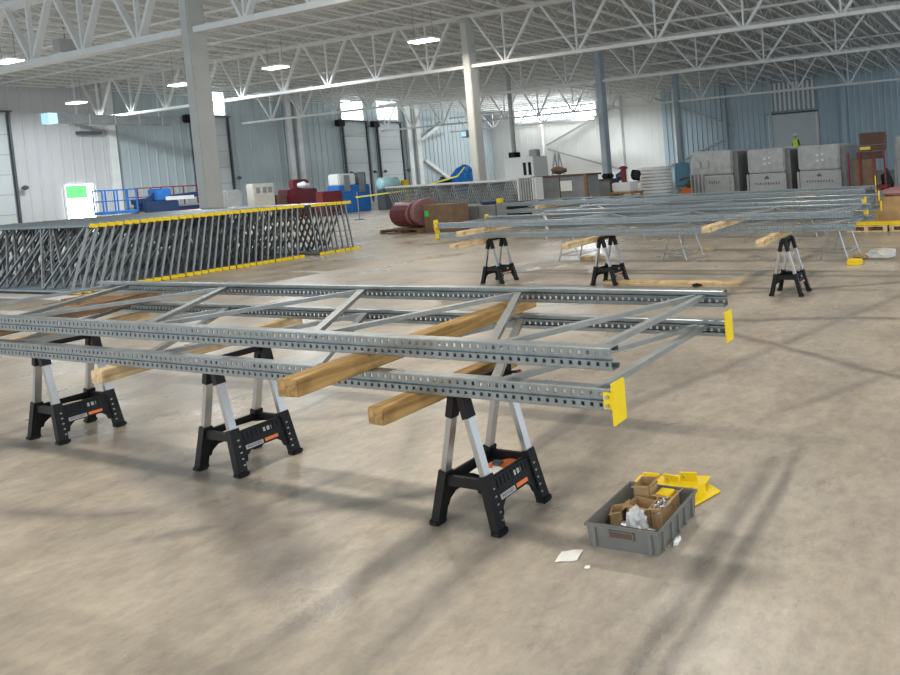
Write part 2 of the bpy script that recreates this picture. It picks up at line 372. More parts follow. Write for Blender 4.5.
# ---------------------------------------------------------------- girders
def girder(x0,x1,y,zb,zt,first,step,label,grp,th=1):
    t=thing('roof_truss',label,'roof truss',(0,y,0))
    MB().bar((x0,0,zb),(x1,0,zb),.17*th,.15*th).obj('bottom_chord','white_steel',t)
    MB().bar((x0,0,zt),(x1,0,zt),.20*th,.16*th).obj('top_chord','white_steel',t)
    sgn=1 if x1>x0 else -1
    b=first
    while (b-x1)*sgn<-.3:
        for e in(-1,1):
            tx=b+e*step/2*.92
            if (tx-x1)*sgn>0 or (tx-x0)*sgn<-.3: continue
            MB().bar((b+e*.06,0,zb),(tx,0,zt),.10*th,.09*th).obj('diagonal','white_steel',t)
        MB().bar((b,0,zb),(b,0,zt),.07*th,.07*th).obj('vertical_web','white_steel',t)
        b+=step*sgn
    return t
girder(-25.05,WX+.4,11.45,7.1,9.4,-28.0,3.4,'nearest roof truss row, long span left of the thick front column',None,1.45)
girder(-25.05,9,11.45,7.1,9.4,-22.4,3.1,'nearest roof truss row, span to the right of the thick front column',None,1.3)
girder(-24.6,WX+.4,20.8,7.1,9.45,-27.3,3.6,'second truss row, span running left from the middle column to the dock wall',None)
girder(-24.6,10,20.8,7.1,9.45,-22.4,4.1,'second truss row, span running right from the middle column across the hall',None)
girder(-24.4,WX+.4,29.5,7.29,9.5,-27,3.6,'third truss row, span left of the slim column behind the workbench',None)
girder(-24.4,11,29.5,7.29,9.5,-21.8,4.3,'third truss row, span right of the slim column behind the workbench',None)
girder(-25.8,WX+.4,40,6.88,9.4,-28.5,3.8,'fourth truss row, span left of the farthest column',None)
girder(-25.8,12,40,6.88,9.4,-23.6,4.1,'fourth truss row, span right of the farthest column',None)
girder(WX+.6,-40,47,6.9,8.4,-56.5,3.4,'short low truss in the far left corner in front of the white wall',None)
# ---------------------------------------------------------------- joists
def joist_proto(L):
    tc=MB().box(-.09,-.015,0,L,-.06,0).box(.015,.09,0,L,-.06,0)
    bc=MB().box(-.07,-.01,.6,L-.6,-.73,-.67).box(.01,.07,.6,L-.6,-.73,-.67)
    w=MB(); n=max(6,int(L/.75)); q=[]
    for i in range(n+1): q.append((0,.1+(L-.2)*i/n,-.03 if i%2==0 else -.70))
    for a,b in zip(q,q[1:]): w.bar(a,b,.03,.03,(1,0,0))
    return [('top_chord',tc.mesh('top_chord','joist')),('bottom_chord',bc.mesh('bottom_chord','joist')),('web_rod',w.mesh('web_rod','joist'))]
bays=[(11.6,20.7,'first and second'),(20.9,29.4,'second and third'),(29.6,39.9,'third and fourth'),(40.1,WY-.1,None)]
for y0,y1,nm in bays:
    pr=joist_proto(y1-y0)
    g='roof joists between the %s truss rows'%nm if nm else 'roof joists between the fourth truss row and the back wall'
    lb='thin open-web roof joist running between the %s truss rows'%nm if nm else 'thin open-web roof joist running from the fourth truss row to the back wall'
    x=-58.8
    while x<7:
        t=thing('roof_joist',lb,'roof joist',(x,y0,DZ-.0),group=g)
        for n_,me in pr: part(n_,me,t)
        x+=1.5
# cross bridging and pipes under the deck
for i,(y,z,r,lb,nm) in enumerate(((14.6,9.15,.05,'thin pipe under the roof just beyond the nearest trusses','pipe'),(25.2,9.1,.07,'thicker pipe under the roof between the second and third trusses','pipe'),(35,9.1,.05,'thin pipe under the roof between the third and fourth trusses','pipe'),(17.6,9.15,.04,'thin pipe running under the roof just before the second trusses','pipe'))):
    tag(MB().tube([(-59,y,z),(8,y,z)],r,8).obj('ceiling_pipe','white_steel'),lb,'pipe')
# ---------------------------------------------------------------- lamps
LL=['glowing ceiling lamp at the far left edge under the nearest truss','glowing ceiling lamp over the long hanging duct near the dock wall','glowing ceiling lamp just left of the thick front column','glowing ceiling lamp to the right of the thick front column','glowing warm ceiling lamp just left of the middle column']
def fixture(x,y,label,group=None):
    t=thing('ceiling_lamp',label,'ceiling lamp',(x,y,LZ),group=group)
    MB().bbox(-.7,.7,-.2,.2,.03,.13,.015).obj('housing','white_steel',t)
    MB().box(-.68,.68,-.18,.18,-.02,.03).obj('diffuser','lamp',t)
    h=MB()
    for s_ in(-.55,.55): h.tube([(s_,0,.13),(s_,0,DZ-LZ-.02)],.008,5)
    h.obj('hanging_wire','grey',t)
for (x,y,p,c),lb in zip(LAMPS,LL): fixture(x,y,lb)
for (x,y,p,c),lb in zip(FAR,('added ceiling lamp brightening the white back wall',)): fixture(x,y,lb)
for x,y,p in NEAR: fixture(x,y,'ceiling lamp hung above the work floor, outside the picture','ceiling lamps above the work floor')
# ---------------------------------------------------------------- duct, wall fittings
t=thing('hanging_duct','long grey rectangular duct hanging before the dock wall at left','duct',(-50,0,0))
MB().box(-.35,.35,16.9,21.3,6.2,6.68).obj('duct_body','duct',t)
MB().box(-.37,.37,16.6,16.9,6.15,6.72).obj('plastic_end_cover','duct_end',t)
for i in range(4): MB().box(-.38,.38,18+i*.95,18.05+i*.95,6.17,6.71).obj('flange','lgrey',t)
for y in(17.7,20.9): MB().tube([(0,y,6.68),(0,y,DZ)],.02,5).obj('hanger_rod','white_steel',t)
tag(MB().box(-59.7,-59.3,21.0,22.0,6.3,6.5).obj('wall_heater','dark'),'dark slim heater on the left wall below the hanging duct','heater')
t=thing('junction_box','grey box hanging under the roof at the upper left','box',(-39.8,14.0,8.4)); MB().bbox(-.32,.32,-.25,.25,0,.62,.03).obj('box_body','lgrey',t); MB().tube([(0,0,.62),(0,0,1.54)],.02,5).obj('hanger_rod','grey',t)
t=thing('unit_heater','grey heater unit hung from the low truss in the far corner','heater',(-53.2,44.5,6.0))
MB().bbox(-.9,.9,-.5,.5,-.1,.6,.04).obj('heater_body','duct',t); MB().box(-.8,-.2,-.52,-.5,.0,.5).obj('bright_grille','duct_end',t)
for s_ in(-.7,.7): MB().tube([(s_,0,.6),(s_,0,DZ-6.0)],.02,5).obj('hanger_rod','white_steel',t)
# wind bracing: diagonals in front of the walls
for p0,p1,lb in (((-41.0,WY-.2,8.9),(-51.5,WY-.2,4.9),'upper diagonal wind brace on the white back wall, left of the slim column'),
                 ((-51.3,WY-.2,4.45),(-41.5,WY-.2,1.6),'lower diagonal wind brace on the white back wall, left of the slim column'),
                 ((-36.5,WY-.2,9.0),(-27.3,WY-.2,5.3),'upper diagonal wind brace meeting the farthest column at right'),
                 ((-40.0,WY-.2,-0.0),(-27.3,WY-.2,4.5),'lower diagonal wind brace rising rightward to the farthest column')):
    tag(MB().bar(p0,p1,.14,.16).obj('wind_brace','lgrey'),lb,'brace')
for p0,p1,lb in (((WX+.2,44.2,3.9),(WX+.2,48.8,.0),'lower diagonal brace beside the white twin posts in the far left corner'),((WX+.2,43.9,6.0),(WX+.2,46.5,8.0),'short upper diagonal brace beside the white twin posts')):
    tag(MB().bar(p0,p1,.25,.3).obj('corner_brace','white_steel'),lb,'brace')

# ================================================================ RACK FRAMES
def post_mesh(L,name='post'):
    # local: front face at y=0 facing -y, runs from x=0 to x=-L, z 0..0.10 ; open at the back
    mb=MB(); pitch=.05; n=int(round(L/pitch)); pitch=L/n
    zr=[(.004,.042,.025,0),(.058,.096,.075,0)]
    for z0,z1,zc,y in zr:
        for i in range(n):
            xa=-i*pitch; xb=xa-pitch; xc=(xa+xb)/2; hw=.010; hh=.0115
            o=[(xa,y,z0),(xb,y,z0),(xb,y,z1),(xa,y,z1)]
            h=[(xc+hw,y,zc-hh*.7),(xc-hw,y,zc-hh*.7),(xc-hw*.8,y,zc+hh),(xc+hw*.8,y,zc+hh)]
            hb=[(p[0],y+.004,p[2]) for p in h]
            mb.add(o+h+hb,[(0,1,5,4),(1,2,6,5),(2,3,7,6),(3,0,4,7),(4,5,9,8),(5,6,10,9),(6,7,11,10),(7,4,8,11)])
    def strip(y0,z0,y1,z1): mb.add([(0,y0,z0),(-L,y0,z0),(-L,y1,z1),(0,y1,z1)],[(0,1,2,3)])
    strip(0,.042,.012,.046); strip(.012,.046,.012,.054); strip(.012,.054,0,.058)
    # sides with rounded corners, then lips
    for s_,z0 in((0,0),(1,.1)):
        q=(lambda z:z) if s_==0 else (lambda z:.1-z)
        strip(0,q(.004),.004,q(0)); strip(.004,q(0),.046,q(0)); strip(.046,q(0),.05,q(.004)); strip(.05,q(.004),.05,q(.022)); strip(.05,q(.022),.04,q(.022))
        strip(.006,q(.003),.046,q(.003))
    return mb.mesh(name,'zinc')
def foot_mesh(h=.19,w=.10,flip=False):
    # plate across the post end plus side tab and bolt heads
    mb=MB(); z0=.05-h/2
    z0-=(.01 if h>.15 else 0); mb.bbox(.0,.012,-.022,w-.04,z0,z0+h,.003)
    mb.box(-.055,.002,-.006,-.001,.012,.088)
    return mb.mesh('foot_plate','yellow')
bolt_me=MB().tube([(-.03,-.006,.03),(-.03,-.018,.03)],.009,6).tube([(-.03,-.006,.07),(-.03,-.018,.07)],.009,6).mesh('bolt','bolt')
def make_frame(label,loc,L=6.84,W=1.06,feet='right',zig=None,foot_h=.19,group=None,rot=(0,0,0)):
    t=thing('rack_upright_frame',label,'rack frame',loc,rot,group)
    pm=post_mesh(L)
    part('post',pm,t); p=part('post',pm,t,(-L,W,0),(0,0,PI))
    fm=foot_mesh(foot_h)
    if feet in('right','both'):
        a=part('foot_plate',fm,t); part('bolt',bolt_me,a)
        b=part('foot_plate',fm,t,(0,W,.1),(PI,0,0)); part('bolt',bolt_me,b)
    if feet in('left','both'):
        a=part('foot_plate',fm,t,(-L,W,0),(0,0,PI)); part('bolt',bolt_me,a)
        b=part('foot_plate',fm,t,(-L,0,.1),(PI,0,PI)); part('bolt',bolt_me,b)
    zc=.075
    zz=zig or [(-.20,'f'),(-.75,'n'),(-1.6,'f'),(-2.05,'n'),(-3.15,'f'),(-3.65,'n'),(-4.85,'f'),(-5.35,'n'),(-6.35,'f')]
    Y={'n':.05,'f':W-.05}
    def br(a,b): 
        m=MB().chan((a[0],a[1],zc),(b[0],b[1],zc),.042,.028); m.obj('brace','zinc_brace',t)
    br((-.15,.03),(-.15,W-.03)); br((-L+.25,.03),(-L+.25,W-.03))
    for (a,s0),(b,s1) in zip(zz,zz[1:]): br((a,Y[s0]),(b,Y[s1]))
    return t
# the pair on the black sawhorses in front
FX=-1.736; FY=2.03
F_low=make_frame('galvanized upright frame, lower of the front pair, with yellow feet at its right end',(FX,FY,.776))
F_top=make_frame('galvanized upright frame, upper of the front pair, lying over the thick timber',(FX,FY,.961),feet='none')
# far row on sawhorses
S=(7.8/6.84,1,1)
far=[('left',F_low,-2.13,7.45,.776,1.14,'lower frame of the nearer far-row pair, carried by the three black sawhorses'),
     ('left',F_low,-2.35,7.45,.961,1.11,'upper frame of the nearer far-row pair, over the pale timbers'),
     ('right',F_low,-2.40,9.15,.776,1.05,'lower frame of the second far-row pair, yellow feet near the pallet'),
     ('right',F_low,-2.45,9.25,.961,1.05,'upper frame of the second far-row pair, yellow feet near the pallet'),
     ('none',F_low,-2.9,11.7,.776,1.1,'lower frame of the farthest row, right-hand pair before the wrapped units'),
     ('none',F_low,-3.1,11.8,.961,1.1,'upper frame of the farthest row, right-hand pair before the wrapped units'),
     ('none',F_low,-10.0,12.1,.776,.55,'lower frame lying left of the farthest right-hand pair, before the crates'),
     ('none',F_low,-10.05,12.2,.961,.53,'upper frame lying left of the farthest right-hand pair, before the crates')]
F_left=make_frame(far[0][6],(far[0][2],far[0][3],far[0][4]),L=7.8,feet='left')
dup(F_left,(far[1][2]+.2,7.45,.961),(0,0,0),far[1][6])
F_r2=dup(F_low,(far[2][2],far[2][3],far[2][4]),(0,0,0),far[2][6]); dup(F_low,(far[3][2],far[3][3],far[3][4]),(0,0,0),far[3][6])
for q in far[4:]:
    e=dup(F_top,(q[2],q[3],q[4]),(0,0,0),q[6])
    if q[5]<1: e.scale=(q[5],1,1)
# dense stack of frames standing on edge
zig=[(-.20,'f'),(-1.1,'n'),(-2.0,'f'),(-2.9,'n'),(-3.8,'f'),(-4.7,'n'),(-5.6,'f'),(-6.5,'n')]
ST=thing('tmp','x','x'); bpy.data.objects.remove(ST)
def stack_proto(feet,seed):
    zg=[(a+random.uniform(-.2,.2),s) for a,s in zig]
    return make_frame('x',(0,0,0),W=1.36,feet=feet,zig=zg,foot_h=.114)
protoR=stack_proto('right',1); protoL=stack_proto('both',2); used=set()
def place_edge(p,x,yb,yt,label,group):
    lean=math.atan2(yt-yb,1.36)
    rot=(PI/2-lean,0,0)   # local y up, local z towards -y
    z=.02
    if p.name not in used:
        used.add(p.name); c=p; c.location=(x,yb,z); c.rotation_euler=rot; c['label']=label
        if group: c['group']=group
        else: c.pop('group',None)
    else: c=dup(p,(x,yb,z),rot,label,group)
    return c
n=31
for i in range(n):
    f=i/(n-1); yb=6.13+f*3.72; yt=6.45+f*3.50
    if i==0: lb,g='leaning galvanized frame nearest the camera in the long stack on edge',None
    elif i==n-1: lb,g='last frame of the long stack, beside the gap before the short group',None
    else: lb,g='galvanized frame standing on edge packed inside the long yellow-footed stack','frames packed in the long stack'
    x=-17.9+random.uniform(-.025,.025)
    place_edge(protoL if i in(2,6,10,14,18,22,26,29) else protoR,x,yb,yt,lb,g)
for i in range(8):
    f=i/7; lb='galvanized frame standing on edge in the short group behind the gap'; g='frames in the short group'
    if i==7: lb,g='end frame of the short group, farthest from the camera, before open floor',None
    place_edge(protoR,-17.9+random.uniform(-.02,.02),10.3+f*.88,10.2+f*.85,lb,g)
# boards under the stack
tag(MB().box(-16.6,-15.2,5.45,5.75,0,.10).obj('board','dark_wood'),'dark weathered board on the floor before the long stack','board')
tag(MB().box(-23.6,-17.5,5.72,5.98,0,.015).obj('plastic_strip','white'),'white flat strip on the floor along the near side of the long stack','strip')

# ================================================================ TIMBERS
def timber(x0,y0,x1,y1,z,w,h,mname,label,name='timber'):
    L=math.hypot(x1-x0,y1-y0); a=math.atan2(y1-y0,x1-x0)-PI/2
    mb=MB().bbox(-w/2,w/2,0,L,0,h,.005)
    o=mb.obj(name,mname,None,loc=(x0,y0,z)); o.rotation_euler=(0,0,a); return tag(o,label,'timber')
timber(-3.30,1.70,-3.44,3.22,.876,.125,.085,'wood','thick yellow-brown square timber between the two front frames, its sawn end toward us')
timber(-2.985,1.86,-2.98,2.62,.691,.105,.085,'wood','short thick timber under the front frames, above the right front sawhorse')
timber(-5.62,1.95,-5.86,3.14,.691,.09,.085,'pale_wood','pale timber under the front frames between the left and middle sawhorses')
timber(-7.35,1.98,-7.95,3.15,.876,.16,.085,'dark_wood','dark brown timber between the front frames at the far left')
timber(-7.75,2.05,-7.95,3.1,.691,.09,.085,'pale_wood','pale timber under the lower front frame, at the left edge of the picture')
timber(-8.80,6.98,-8.95,8.55,.876,.14,.085,'pale_wood','pale timber between the far frames at their left end')
timber(-8.75,6.80,-8.9,8.5,.691,.12,.085,'pale_wood','pale timber beneath the far frames at their left end')
timber(-6.42,6.72,-6.5,8.5,.691,.12,.085,'pale_wood','pale timber beneath the far frames over the middle far sawhorse')
timber(-4.12,6.86,-4.25,8.5,.876,.14,.085,'pale_wood','pale timber between the far frames right of centre')
timber(-3.25,6.73,-3.4,8.5,.691,.12,.085,'pale_wood','pale timber beneath the far frames beside the right far sawhorse')
timber(-4.6,11.5,-4.7,13.2,.876,.10,.085,'pale_wood','pale timber between the farthest right-hand pair of frames')
timber(-12.2,11.9,-12.3,13.5,.876,.10,.085,'pale_wood','pale timber between the farthest left-hand pair of frames')
timber(-3.9,9.0,-4.0,10.4,.876,.12,.085,'pale_wood','pale timber between the second pair of far frames')
tag(MB().bbox(-6.4,-3.95,7.42,7.56,0,.04,.004).obj('board','woodx'),'long pale board flat on the floor behind the front frames','board')
tag(MB().bbox(-4.15,-3.85,6.72,6.86,0,.085,.005).obj('timber_block','woodx'),'short pinkish timber offcut on the floor just past the front frames','timber')
tag(MB().blob((-4.6,7.3,.03),.06,3,.3,1,(1.5,1,.5)).obj('glove','black'),'small black glove on the floor by the long pale board','glove')
# clamp at the back of the near sawhorse
t=thing('bar_clamp','small black clamp with red tip gripping the short thick timber','clamp',(-2.80,2.42,.70))
MB().bbox(-.03,.03,-.02,.02,-.02,.11,.006).obj('clamp_jaw','black',t); MB().tube([(0,0,.04),(.09,.0,.05)],.008,8).obj('screw','black',t); MB().blob((.10,0,.05),.014,0,0,1).obj('red_tip','red',t)

# ================================================================ SAWHORSES
def make_sawhorse(label,loc,rz=0,h=.776):
    t=thing('sawhorse',label,'sawhorse',loc,(0,0,rz)); hx=.215; hy=.132
    def lx(z): return hx-(hx-.028)*z/.72
    for sy in(-1,1):
        yb=sy*hy
        hd=MB().bbox(-.036,.036,yb-.028,yb+.028,.70,h,.014)
        for sx in(-1,1):
            hd.bar((sx*lx(.60),yb,.60),(sx*lx(.74),yb,.745),.044,.044,(0,1,0))
        hd.obj('head','black',t)
        for sx in(-1,1):
            lg=MB(); a=lambda z:(sx*lx(z),yb+sy*.012*(1-z/.3),z)
            lg.bar(a(.02),a(.30),.052,.046,(0,1,0)).bbox(sx*hx-.034,sx*hx+.034,yb+sy*.012-.028,yb+sy*.012+.03,0,.035,.008)
            l=lg.obj('leg','black',t)
            MB().bar((sx*lx(.28),yb,.28),(sx*lx(.62),yb,.62),.034,.034,(0,1,0)).obj('leg_tube','alu',l)
            dm=MB()
            for z in(.07,.11,.15,.19,.23): dm.tube([(sx*(lx(z)+.024),yb-sy*.004,z),(sx*(lx(z)+.030),yb-sy*.004,z)],.006,6)
            dm.obj('adjuster_hole','alu',l)
    MB().bbox(-.022,.022,-hy,hy,.735,.77,.006).obj('ridge_beam','black',t)
    for sx in(-1,1):
        poly=[(-hy-.02,.08),(-hy+.032,.08),(-hy+.038,.115),(-hy+.065,.145),(hy-.065,.145),(hy-.038,.115),(hy-.032,.08),(hy+.02,.08),(hy+.01,.27),(-hy-.01,.27)]
        mb=MB(); n=len(poly); vs=[(sx*(lx(z)-.012),y,z) for y,z in poly]+[(sx*(lx(z)+.012),y,z) for y,z in poly]
        mb.add(vs,[tuple(range(n))[::-1],tuple(range(n,2*n))]+[(i,(i+1)%n,n+(i+1)%n,n+i) for i in range(n)])
        sp=mb.obj('side_panel','black',t)
        rb=MB()
        for i in range(9): y=-.09+i*.0225; rb.bar((sx*(lx(.215)+.013),y,.215),(sx*(lx(.262)+.013),y,.262),.008,.006)
        rb.obj('grip_rib','black',sp)
        if sx==1:
            ang=math.atan2(hx-.028,.72)
            pl=MB().box(-.045,.045,-.014,.014,0,.003).obj('label_plate','lgrey',sp); pl.location=(lx(.165)+.0125,-.05,.165); pl.rotation_euler=(PI/2-0,0,PI/2); pl.rotation_euler=(Matrix.Rotation(-ang,3,'Y')@Matrix.Rotation(PI/2,3,'Z')@Matrix.Rotation(PI/2,3,'X')).to_euler()
            tx=part('lettering',TXT,pl,(0,0,.0035))
            sl=MB().bbox(-.022,.022,-.014,.014,0,.003,.0012).obj('handle_slot','lgrey',sp); sl.location=(lx(.235)+.0125,.03,.235); sl.rotation_euler=pl.rotation_euler
            om=MB().box(-.035,.035,-.011,.011,0,.003).obj('orange_mark','orange',sp); om.location=(lx(.168)+.0125,.04,.168); om.rotation_euler=pl.rotation_euler
    MB().box(-.14,.14,-hy+.01,hy-.01,.215,.227).box(-.145,-.13,-hy,hy,.22,.275).box(.13,.145,-hy,hy,.22,.275).box(-.14,.14,-hy-.01,-hy+.005,.22,.275).box(-.14,.14,hy-.005,hy+.01,.22,.275).obj('tray','black',t)
    return t
TXT=text_mesh('lettering','RIDGID',.022,'ink',.0005)
SH=[(-2.84,2.30,'black plastic sawhorse with silver legs at right, orange leaflet in its tray'),
    (-5.105,2.385,'middle of the three front black sawhorses, holding a beige sheet in its tray'),
    (-7.29,2.40,'leftmost of the three front black sawhorses, by the left edge')]
sh0=make_sawhorse(SH[0][2],(SH[0][0],SH[0][1],0),0)
for x,y,lb in SH[1:]: dup(sh0,(x,y,0),(0,0,0),lb)
for x,y,lb in((-8.62,7.50,'leftmost black sawhorse under the far row of frames'),(-6.30,7.48,'middle black sawhorse under the far row of frames'),(-2.98,7.02,'right black sawhorse under the far row, alone in the open')):
    dup(sh0,(x,y,0),(0,0,0),lb)
def sheet(x,y,z,w,d,rz,m,lb,cat='leaflet',name='leaflet',bend=.006):
    mb=MB(); nx=5; vs=[];fs=[]
    for k_ in(0,1):
        for i in range(nx+1):
            for j in range(nx+1): vs.append(((i/nx-.5)*w,(j/nx-.5)*d,bend*math.sin(i*1.3+j*.8)+bend+(.0015 if k_ else 0)))
    N_=(nx+1)**2
    for i in range(nx):
        for j in range(nx):
            a=i*(nx+1)+j; fs.append((a,a+1,a+nx+2,a+nx+1)); fs.append((N_+a,N_+a+nx+1,N_+a+nx+2,N_+a+1))
    o=mb.add(vs,fs).obj(name,m,None,loc=(x,y,z)); o.rotation_euler=(0,0,rz); return tag(o,lb,cat)
sheet(-2.82,2.37,.229,.16,.09,.2,'orange','orange printed leaflet in the tray of the right front sawhorse')
sheet(-2.83,2.29,.232,.18,.09,-.1,'paper','white instruction sheet in the tray of the right front sawhorse')
tag(MB().bbox(-2.86,-2.80,2.335,2.365,.246,.262,.004).obj('tool_part','dark'),'small dark metal piece lying on the papers in the right sawhorse tray','tool')
sheet(-5.10,2.385,.229,.20,.2,.1,'unprinted','beige folded sheet in the tray of the middle front sawhorse','sheet','folded_sheet')
sheet(-7.29,2.40,.229,.17,.16,.15,'unprinted','beige sheet in the tray of the leftmost front sawhorse','sheet','folded_sheet')
# light steel trestles under the far frames
def trestle(x,y,lb,first=[None]):
    if first[0]: return dup(first[0],(x,y,0),(0,0,random.uniform(-.1,.1)),lb)
    t=thing('steel_trestle',lb,'trestle',(x,y,0)); first[0]=t
    for sx in(-1,1):
        for sy in(-1,1): MB().tube([(sx*.26,sy*.30,0),(sx*.03,sy*.26,.76)],.013,6).obj('leg','alu',t)
    MB().bar((0,-.42,.7535),(0,.42,.7535),.06,.045).obj('top_rail','alu',t)
    MB().tube([(-.22,-.29,.13),(.22,-.29,.13),(.22,.29,.13),(-.22,.29,.13),(-.22,-.29,.13)],.008,5).obj('lower_ring','alu',t)
    return t
trestle(-8.75,9.55,'light steel trestle under the second far pair, at left'); trestle(-6.3,9.6,'light steel trestle under the second far pair, in the middle'); trestle(-3.05,9.6,'light steel trestle under the second far pair, at right beside scraps')
for x,nm in((-4.6,'right, before the wrapped units'),(-9.2,'left, before the crates')): trestle(x,12.25,'light steel trestle under the farthest frames, '+nm)
trestle(-12.6,12.6,'light steel trestle nearest the row of grey boxes')

# ================================================================ TOTE
t=thing('storage_tote','low grey plastic tote of hardware on the floor at right','tote',(-1.895,2.36,0),(0,0,.02))
hw,hd,hh=.205,.175,.125
b=MB()
def frus(mb,x,y,z0,z1,k): 
    mb.add([(-x,-y,z0),(x,-y,z0),(x,y,z0),(-x,y,z0),(-x*k,-y*k,z1),(x*k,-y*k,z1),(x*k,y*k,z1),(-x*k,y*k,z1)],[(0,1,5,4),(1,2,6,5),(2,3,7,6),(3,0,4,7)])
frus(b,hw*.94,hd*.94,0,hh,1.05); frus(b,hw*.94-.008,hd*.94-.008,.008,hh,1.05)
b.box(-hw*.94,hw*.94,-hd*.94,hd*.94,0,.008)
b.obj('tub','tote',t)
r=MB()
for a in((-hw-.006,hw+.006,-hd-.006,-hd+.008),(-hw-.006,hw+.006,hd-.008,hd+.006),(-hw-.006,-hw+.008,-hd,hd),(hw-.008,hw+.006,-hd,hd)): r.bbox(a[0],a[1],a[2],a[3],hh-.016,hh,.003)
r.obj('rim','tote',t)
for x in(-.158,.158): MB().box(x-.01,x+.01,-hd*.99-.006,-hd*.97+.004,.01,hh-.015).obj('stiffening_rib','tote',t)
for y in(-.13,-.06,.0,.06,.13): MB().box(hw*.95,hw*.99+.006,y-.006,y+.006,.01,hh-.015).obj('stiffening_rib','tote',t)
r=MB().box(-.07,.07,-hd-.004,-hd+.006,.065,.07).box(-.07,.07,-hd-.004,-hd+.006,.10,.105).box(-.07,-.065,-hd-.004,-hd+.006,.065,.105).box(.065,.07,-hd-.004,-hd+.006,.065,.105); r.obj('handle_frame','tote',t)
r=MB().box(-.065,.065,-hd-.001,-hd+.004,.07,.10).obj('handle_recess','card_dark',t); r['label']='dark brown recess of the handle'
def open_box(x,y,z,w,d,h,rz,lb,flap=True,m='card'):
    t=thing('cardboard_box',lb,'box',(x,y,z),(0,0,rz)); q=.004
    MB().box(-w/2,w/2,-d/2,-d/2+q,0,h).box(-w/2,w/2,d/2-q,d/2,0,h).box(-w/2,-w/2+q,-d/2,d/2,0,h).box(w/2-q,w/2,-d/2,d/2,0,h).box(-w/2,w/2,-d/2,d/2,0,q).obj('box_body',m,t)
    if flap:
        MB().bar((0,-d/2,h),(0,-d/2-.03,h+.012),w*.95,.003).obj('flap',m,t); MB().bar((w/2,0,h),(w/2+.03,0,h+.02),d*.9,.003).obj('flap',m,t)
    return t
open_box(-1.96,2.475,.01,.09,.09,.165,.15,'tall open cardboard box standing at the back of the grey tote')
open_box(-1.90,2.37,.01,.16,.075,.12,-.1,'wide open cardboard box in the middle of the grey tote')
open_box(-1.80,2.38,.01,.075,.10,.13,.1,'narrow open cardboard box full of bolts in the grey tote')
open_box(-1.83,2.475,.01,.11,.06,.12,-.05,'low open cardboard box at the back right of the grey tote')
open_box(-2.03,2.33,.01,.06,.07,.10,.5,'small torn cardboard box at the left inside the grey tote')
o=None; mb=MB()
for i in range(150):
    x=random.gauss(-1.97,.045); y=random.gauss(2.265,.03); x=min(max(x,-2.065),-1.74); y=min(max(y,2.215),2.32); z=.015+.05*random.random()*max(0,1-abs(x+1.97)/.14)
    a=random.uniform(0,PI); dx,dy=math.cos(a)*.014,math.sin(a)*.014
    mb.tube([(x-dx,y-dy,z),(x+dx,y+dy,z+random.uniform(-.006,.008))],.0045,5)
    if i%2==0: mb.tube([(x+dx,y+dy,z),(x+dx*1.3,y+dy*1.3,z)],.008,6)
o=mb.obj('loose_bolts','bolt'); tag(o,'loose heap of zinc bolts and nuts in the front of the grey tote','bolts'); o['kind']='stuff'
mb=MB()
for i in range(40):
    x=random.gauss(-1.80,.02); y=random.gauss(2.38,.025); z=.115+.02*random.random()
    x=min(max(x,-1.83),-1.77); y=min(max(y,2.335),2.425); a=random.uniform(0,PI)
    mb.tube([(x-math.cos(a)*.012,y-math.sin(a)*.012,z),(x+math.cos(a)*.012,y+math.sin(a)*.012,z+.004)],.0045,5)
mb.box(-1.834,-1.766,2.334,2.426,.10,.113)
o=mb.obj('boxed_bolts','bolt'); tag(o,'bolts filling the narrow cardboard box in the tote','bolts'); o['kind']='stuff'
mb=MB(); mb.blob((-1.865,2.27,.085),.075,5,.5,3,(.72,.55,1.15),3.2); tag(mb.obj('plastic_bag','bag'),'crumpled translucent plastic bag in the front right of the tote','plastic bag')
mb=MB().blob((-1.77,2.24,.05),.05,9,.6,3,(1,.6,.8),3); tag(mb.obj('plastic_bag','bag'),'low flattened plastic bag in the front right corner of the tote','plastic bag')
tag(MB().bbox(-1.88,-1.80,2.445,2.505,.11,.135,.004).obj('foot_plate_part','yellow'),'small yellow metal piece poking out at the back of the tote','plate')
# yellow foot plates lying behind the tote
def yplate(x,y,z,rz,ry,lb,rx=0):
    t=thing('yellow_foot_plate',lb,'foot plate',(x,y,z),(rx,ry,rz))
    MB().bbox(-.11,.11,-.06,.06,0,.008,.002).obj('plate','yellow',t)
    MB().box(-.05,.05,-.004,.004,.008,.06).obj('tab','yellow',t); MB().tube([(-.025,-.004,.035),(-.025,-.010,.035)],.008,6).obj('bolt','bolt',t)
yplate(-2.11,2.72,.003,.1,0,'yellow foot plate lying leftmost behind the grey tote')
yplate(-1.96,2.70,.02,-.1,.0,'yellow foot plate in the middle behind the grey tote')
yplate(-1.76,2.65,.004,1.1,0,'yellow foot plate rightmost behind the grey tote, turned sideways')
yplate(-1.86,2.72,.035,.15,.0,'yellow foot plate on top of the others behind the grey tote')
sheet(-2.135,2.105,0.001,.105,.075,.35,'paper','white square paper on the floor left of the grey tote','paper','paper_sheet',.002)
tag(MB().blob((-1.99,2.06,.004),.012,2,.3,1,(1.4,1,.35)).obj('paper_scrap','paper'),'tiny white scrap on the floor before the tote','scrap')
tag(MB().blob((-1.66,2.30,.015),.022,4,.5,2,(.7,1.4,.7),3).obj('paper_scrap','white'),'small crumpled white scrap against the right side of the tote','scrap')
tag(MB().blob((-2.17,2.33,.004),.010,2,.3,1,(1.8,.8,.4)).obj('wood_chip','dark'),'tiny dark chip on the floor left of the tote','chip')
